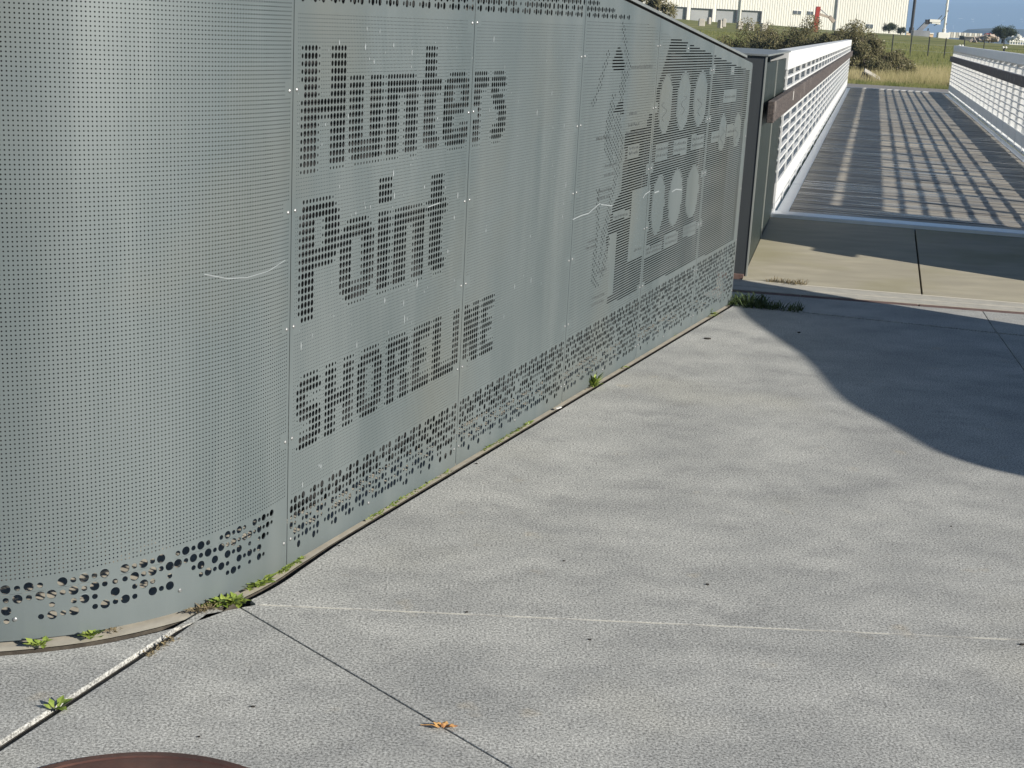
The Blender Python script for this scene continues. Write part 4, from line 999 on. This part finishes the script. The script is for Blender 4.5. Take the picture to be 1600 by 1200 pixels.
# wall above and between the bays
bays = []
for (a, b, yt) in ((1003, 1028, 5), (1048, 1074, 9.5), (1080, 1114, 12), (1120, 1153, 13.5), (1159, 1191, 15.5)):
    p0 = at(a, yt, YB); p1 = at(b, yt + 2, YB); bays.append((p0.x, p1.x, (p0.z + p1.z) / 2))
def corr(x0, x1, z0, z1):
    n = max(1, int((x1 - x0) / .42)); w = (x1 - x0) / n
    for i in range(n):
        a = x0 + i * w
        mb.quad((a, YB, z0), (a + w * .62, YB, z0), (a + w * .62, YB, z1), (a, YB, z1))
        mb.quad((a + w * .62, YB, z0), (a + w * .72, YB + .05, z0), (a + w * .72, YB + .05, z1), (a + w * .62, YB, z1))
        mb.quad((a + w * .72, YB + .05, z0), (a + w * .9, YB + .05, z0), (a + w * .9, YB + .05, z1), (a + w * .72, YB + .05, z1))
        mb.quad((a + w * .9, YB + .05, z0), (a + w, YB, z0), (a + w, YB, z1), (a + w * .9, YB + .05, z1))
prev = xl
for (a, b, z) in bays:
    corr(prev, a, zb, zt_); corr(a, b, z, zt_); prev = b
corr(prev, xr, zb, zt_)
mb.quad((xr, YB, zb), (xr, YB + 60, zb), (xr, YB + 60, zt_), (xr, YB, zt_))
part(mb, 'wall', M['cream'], wh)
mb = MB(); mb.box(((xl + xr) / 2, YB + 30, zt_ + .2), xr - xl + .6, 60.6, .4); part(mb, 'roof', M['trim'], wh)
for (a, b, z) in bays:
    mb = MB(); mb.box(((a + b) / 2, YB + .42, (zb + z) / 2 - .01), b - a, .2, z - zb); o = part(mb, 'bay_door', M['bay'], wh)
    mb = MB(); mb.box((b - .14, YB + .16, (zb + z) / 2), .26, .30, z - zb - .02); mb.box(((a + b) / 2 - .1, YB + .16, z - .05), b - a - .5, .30, .08)
    f = mb.build('frame', M['bayshade'], None); f.parent = o  # bay shadows at right and top, put in as dark boxes
for (x0, y0, x1, y1) in ((1240, 16, 1252, 23), (1262, 17, 1271, 24), (1354, 37, 1364, 45)):
    p0 = at(x0, y0, YB); p1 = at(x1, y1, YB); mb = MB(); mb.box(((p0.x + p1.x) / 2, YB - .05, (p0.z + p1.z) / 2), p1.x - p0.x, .1, p0.z - p1.z); o = part(mb, 'window', M['trim'], wh)
    mb = MB(); w = (p1.x - p0.x)
    for k in (-.25, .25): mb.box(((p0.x + p1.x) / 2 + k * w, YB - .12, (p0.z + p1.z) / 2), w * .4, .06, (p0.z - p1.z) * .8)
    f = mb.build('pane', M['glass'], None); f.parent = o
for px in (1156.5, 1306.5):
    p = at(px, 20, YB); mb = MB(); mb.tube((p.x, YB - .15, zb), (p.x, YB - .15, zt_), .12, .12, 6); part(mb, 'downpipe', M['steelgrey'] if px > 1200 else M['trim'], wh)

# field clutter
def bk(px0, py0, px1, py1, Y, m, name, label, cat, dy=None, group=None, rz=0, tag_it=True):
    p0 = at(px0, py0, Y); p1 = at(px1, py1, Y); w = abs(p1.x - p0.x); h = abs(p0.z - p1.z); mb = MB()
    mb.box(((p0.x + p1.x) / 2, Y, (p0.z + p1.z) / 2 - .1), w, dy or max(.4, w * .6), h + .2, ax=(math.cos(rz), math.sin(rz)))
    mb.box(((p0.x + p1.x) / 2, Y, p0.z + .02), w * .86, (dy or max(.4, w * .6)) * .86, .08, ax=(math.cos(rz), math.sin(rz)))
    o = mb.build(name, m, bevel=.04); tag(o, label, cat, group); return o
bl = ((1092, 30, 1101, 37, 'lowest pale concrete block in the field, leftmost of those right of the wall slope'), (1106, 28, 1110, 34, 'small upright concrete block second from the left in the field'), (1123, 32, 1128, 40, 'narrow concrete block, left one of the touching pair in the field'), (1129, 30, 1134, 38, 'narrow concrete block, right one of the touching pair in the field'),
      (1152, 34, 1160, 42, 'square pale concrete block left of the slanting slabs'), (1168, 37, 1171, 43, 'thin slanting concrete slab in the field, left of three'), (1174, 38, 1178, 44, 'thin slanting concrete slab in the field, middle of three'), (1189, 37, 1199, 45, 'widest pale concrete slab near the shrubs'))
for i, (a, b, c_, d, lb) in enumerate(bl):
    bk(a, b, c_, d, 112, M['concrete'], 'concrete_block', lb, 'concrete block', group='concrete blocks in the field', rz=.3 * (i % 3))
# site fence boards, trailer, barriers near skyline
hb_ = thing('site_hoarding', 'orange and tan low hoarding on the skyline right of the warehouse', 'hoarding', tuple(at(1437, 56, 190)))
for k in range(7):
    a = 1416 + k * 6; p0 = at(a, 50 + k * .35, 190); p1 = at(a + 5.6, 58.5 + k * .2, 190); mb = MB(); mb.box(((p0.x + p1.x) / 2, 190, (p0.z + p1.z) / 2), p1.x - p0.x, .15, p0.z - p1.z)
    part(mb, 'board', M['orange'] if k in (2, 5, 6) else M['tan'], hb_)
mb = MB(); p0 = at(1416, 50, 189.9); p1 = at(1459, 52.5, 189.9); mb.bar(p0, p1, .15, .15); part(mb, 'top_rail', M['trim'], hb_)
o = bk(1465, 51, 1481, 59, 185, M['trim'], 'site_container', 'low white container on the skyline below the tall pale pole', 'container')
br_ = thing('barrier_row', 'row of pale upright barrier panels on the skyline left of the round tree', 'barrier', tuple(at(1505, 56, 195)))
for k in range(13):
    a = 1482 + k * 4.1; p0 = at(a, 50 + k * .18, 195); p1 = at(a + 2.2, 59 + k * .1, 195); mb = MB(); mb.box(((p0.x + p1.x) / 2, 195, (p0.z + p1.z) / 2), p1.x - p0.x, .2, p0.z - p1.z); part(mb, 'barrier_panel', M['concrete'] if k % 2 else M['trim'], br_)
mb = MB(); mb.box(((at(1481, 55, 195.3).x + at(1534, 57, 195.3).x) / 2, 195.4, at(1500, 56.5, 195.4).z), (at(1534, 57, 195).x - at(1481, 55, 195).x), .1, .45); part(mb, 'rail', M['darksteel'], br_)
sb = thing('flat_trailer', 'long low dark platform with a pale top edge in front of the skyline', 'platform', tuple(at(1528, 60, 165)))
p0 = at(1503, 57.5, 165); p1 = at(1556, 61, 165); mb = MB(); mb.box(((p0.x + p1.x) / 2, 165, (p0.z + p1.z) / 2 - .15), p1.x - p0.x, 2, .42); part(mb, 'deck', M['darksteel'], sb)
mb = MB(); mb.box(((p0.x + p1.x) / 2, 165, (p0.z + p1.z) / 2 + .1), p1.x - p0.x + .1, 2.1, .1); part(mb, 'top_edge', M['concrete'], sb)
R_ = random.Random(8)
def heap(px0, px1, py, Y, n, r, m, label):
    mb = MB(); p0 = at(px0, py, Y); p1 = at(px1, py, Y)
    for k in range(n):
        c_ = p0.lerp(p1, R_.random()); v = Vector((R_.uniform(-1, 1), R_.uniform(-1, 1), R_.uniform(-.5, .5))).normalized(); ey = v.orthogonal().normalized()
        f_ = 1 - abs((c_.x - (p0.x + p1.x) / 2) / (p1.x - p0.x) * 1.4)
        mb.box(c_ + Vector((0, R_.uniform(-1, 1), R_.uniform(0, r * 1.2) * max(.1, f_))), r * R_.uniform(.6, 1.6), r * .6, r * .4, rot=(v, ey, v.cross(ey)))
    o = mb.build('rubble_heap', m); tag(o, label, 'rubble')
heap(1528, 1556, 63, 150, 60, .45, M['rubble'], 'long heap of broken tan rubble left of the round tree')
heap(1512, 1526, 67, 140, 14, .3, M['rubble'], 'small pale rubble scatter below the long dark platform')
heap(1580, 1594, 64, 160, 40, .5, M['trim'], 'white rubble heap right of the round tree')
sh = bk(1539, 52.5, 1552, 58, 230, M['red'], 'red_shed', 'dull red shed roof on the skyline just left of the round tree', 'shed')
gf = thing('white_gate', 'pale railing gate at the right edge of the skyline', 'gate', tuple(at(1590, 66, 150)))
mb = MB()
for k in range(8): p = at(1578 + k * 4, 67, 150); mb.box((p.x, 150, p.z), .08, .08, .55)
for yy in (64.5, 69): mb.bar(at(1577, yy, 150), at(1608, yy + 1.6, 150), .06)
part(mb, 'frame', M['trim'], gf)

# poles
def pole(label, px, py0, Y, z1, r0, r1, m, cat='pole'):
    b = at(px, py0, Y); mb = MB(); mb.tube((b.x, b.y, b.z - .3), (b.x, b.y, z1), r0, r1, 8); root = thing('pole', label, cat, tuple(b)); part(mb, 'shaft', m, root)
    mb = MB(); mb.tube((b.x, b.y, b.z - .3), (b.x, b.y, b.z + .4), r0 * 1.6, r0 * 1.5, 8); part(mb, 'base', m, root)
    return root, b
pole('tall black pole standing just right of the warehouse corner', 1424, 48, 185, 12, .2, .17, M['black'])
rp_, b_ = pole('tall pale lattice pole right of the lifting arm', 1475, 50, 190, 12, .16, .13, M['trim'])
mb = MB()
for k in range(14): mb.box((b_.x + .17 * (-1) ** k, b_.y - .1, b_.z + 1 + k * .8), .12, .12, .25)
part(mb, 'rungs', M['steelgrey'], rp_)
# boom lift
lift = thing('boom_lift', 'grey lifting arm with a white basket head raised on the skyline', 'boom lift', tuple(at(1440, 50, 180)))
mb = MB(); a = at(1434, 50, 180); b = at(1450, 34, 180); mb.bar(a, b, .45, .5); part(mb, 'boom', M['steelgrey'], lift)
mb = MB(); mb.box(at(1449.5, 34, 180), .5, .6, .5, ax=(1, 0)); part(mb, 'elbow', M['black'], lift)
mb = MB(); mb.box(at(1460, 32.5, 180), 1.3, .8, .32); mb.box(at(1461, 35.5, 180), .9, .7, .25); mb.box(at(1466, 37, 180), .4, .6, .2); part(mb, 'head', M['trim'], lift)
mb = MB(); mb.bar(at(1463, 33.5, 180), at(1472, 24, 180), .07); mb.bar(at(1468, 35.5, 180), at(1478, 25, 180), .07); mb.bar(at(1459, 40, 180), at(1470, 36, 180), .06); part(mb, 'rods', M['darksteel'], lift)
mb = MB(); mb.box(at(1438, 53, 180), 2.0, 1.2, .8); part(mb, 'base', M['steelgrey'], lift)
mb = MB(); mb.box(at(1450, 47.5, 182), .12, .12, .5); mb.v = [tuple(v) for v in mb.v]; part(mb, 'jack', M['black'], lift)
# red excavator arm behind the shrubs
ex_ = thing('excavator', 'red excavator arm rising above the shrubs in front of the warehouse', 'excavator', tuple(at(1275, 50, 130)))
mb = MB(); mb.bar(at(1273, 50, 130), at(1275.5, 30, 130), .5, .4); mb.bar(at(1275.5, 31, 130), at(1278, 12.5, 130), .38, .34); mb.box(at(1278.5, 14, 130), .34, .4, .4); part(mb, 'boom', M['red'], ex_)
mb = MB(); mb.bar(at(1281, 22.5, 130), at(1296, 27, 130), .2, .2); mb.bar(at(1296, 26, 130), at(1303, 34, 130), .35, .3); part(mb, 'stick', M['rubble'], ex_)
mb = MB(); mb.bar(at(1280, 13, 130), at(1294, 25, 130), .07); part(mb, 'hydraulic_ram', M['steelgrey'], ex_)
mb = MB(); mb.box(at(1278, 66, 130), 2.4, 1.6, .9); part(mb, 'body', M['red'], ex_)
# path lamps with twin white globes behind the right railing
for px, py, Y, lb in ((1501, 72, 66, 'twin white globe lamp on a low dark post, left one above the right railing'), (1569, 75, 64, 'twin white globe lamp on a low dark post, right one above the right railing')):
    b = at(px, py + 4, Y); t = thing('globe_lamp', lb, 'lamp', (b.x, b.y, .2)); mb = MB(); mb.tube((b.x, b.y, terr(b.x, b.y) - .1), (b.x, b.y, b.z + .12), .03, .03, 6); part(mb, 'post', M['black'], t)
    for sx in (-1, 1):
        mb = MB(); q = Vector((b.x + sx * .062, b.y, b.z + .13))
        for j in range(1, 6):
            for i in range(8): th = math.pi * j / 6; ph_ = i * math.pi / 4; mb.v.append(tuple(q + Vector((math.sin(th) * math.cos(ph_), math.sin(th) * math.sin(ph_), math.cos(th))) * .055))
        for j in range(4):
            for i in range(8): i2 = (i + 1) % 8; mb.f.append((j * 8 + i, (j + 1) * 8 + i, (j + 1) * 8 + i2, j * 8 + i2))
        mb.f.append(tuple(range(7, -1, -1)) [::-1]); mb.f.append(tuple(32 + i for i in range(8)))
        part(mb, 'globe', M['trim'], t)

# ------------------------------------------------------------------ hills
def ridge(Y, prof, m, name, depth, rough, seed, base=-2):
    R_ = random.Random(seed); mb = MB(); n = 160; ph = [R_.uniform(0, 6.28) for _ in range(8)]
    px0, px1 = prof[0][0], prof[-1][0]; rows = 9
    for j in range(rows):
        f = j / (rows - 1)
        for i in range(n + 1):
            px = px0 + (px1 - px0) * i / n; py = np.interp(px, [p[0] for p in prof], [p[1] for p in prof]); p = at(px, py, Y)
            hgt = p.z + rough * sum(math.sin(i * .09 * (k + 1) + ph[k]) / (k + 1) for k in range(8))
            w = math.sin(f * math.pi / 2) ** .8; sc = (Y - depth * (1 - f)) / Y
            mb.v.append((p.x * (1 + 0 * sc), Y - depth * (1 - f), base + (hgt - base) * w * (1 + (1 - f) * .1 * math.sin(i * .5 + j))))
    for j in range(rows - 1):
        for i in range(n): k = j * (n + 1) + i; mb.f.append((k, k + 1, k + n + 2, k + n + 1))
    struct(mb.build(name, m, smooth=True))
ridge(8500, [(-2500, -60), (0, -30), (900, -14), (1300, -4), (1450, 3), (1600, 5), (1900, 15), (2600, 40), (4000, 100)], M['hillfar'], 'hills', 2500, 3.5, 1)
ridge(1900, [(1440, 62), (1500, 52), (1512, 46), (1550, 44.5), (1600, 46), (1700, 50), (1900, 62), (2400, 80)], M['hillnear'], 'hills', 300, .35, 2)
mb = MB(); R_ = random.Random(2)
town = thing('shore_buildings', 'tiny pale buildings and tanks dotted over the distant hillside', 'building', tuple(at(1520, 35, 7600)))
for (px, py, w, h) in ((1500, 29, 9, 1.5), (1519, 30, 5, 2), (1520, 33.5, 3, 2), (1567, 33, 3, 1.6), (1595, 30, 5, 1.5), (1596, 34, 3, 2), (1489, 42, 1, 8), (1560, 24, 3, 1), (1545, 17, 4, 1)):
    p = at(px, py, 5900 + R_.random() * 50); k = 5900 / 2250; mb = MB(); mb.box(p, w * k * .6, 20, h * k * .6); part(mb, 'far_building', M['trim'], town)

# ------------------------------------------------------------------ haze
mb = MB(); mb.box((0, 4200, 118), 15500, 9400, 260)
hz = mb.build('haze', M['white']); hz['kind'] = 'stuff'
hm = bpy.data.materials.new('haze_air'); hm.use_nodes = True; n = hm.node_tree
for x in list(n.nodes):
    if x.type != 'OUTPUT_MATERIAL': n.nodes.remove(x)
pv = n.nodes.new('ShaderNodeVolumePrincipled'); pv.inputs['Color'].default_value = (.46, .69, 1, 1); pv.inputs['Density'].default_value = .0003; pv.inputs['Anisotropy'].default_value = -.25
n.links.new(pv.outputs[0], n.nodes['Material Output'].inputs['Volume'])
hz.data.materials.clear(); hz.data.materials.append(hm)
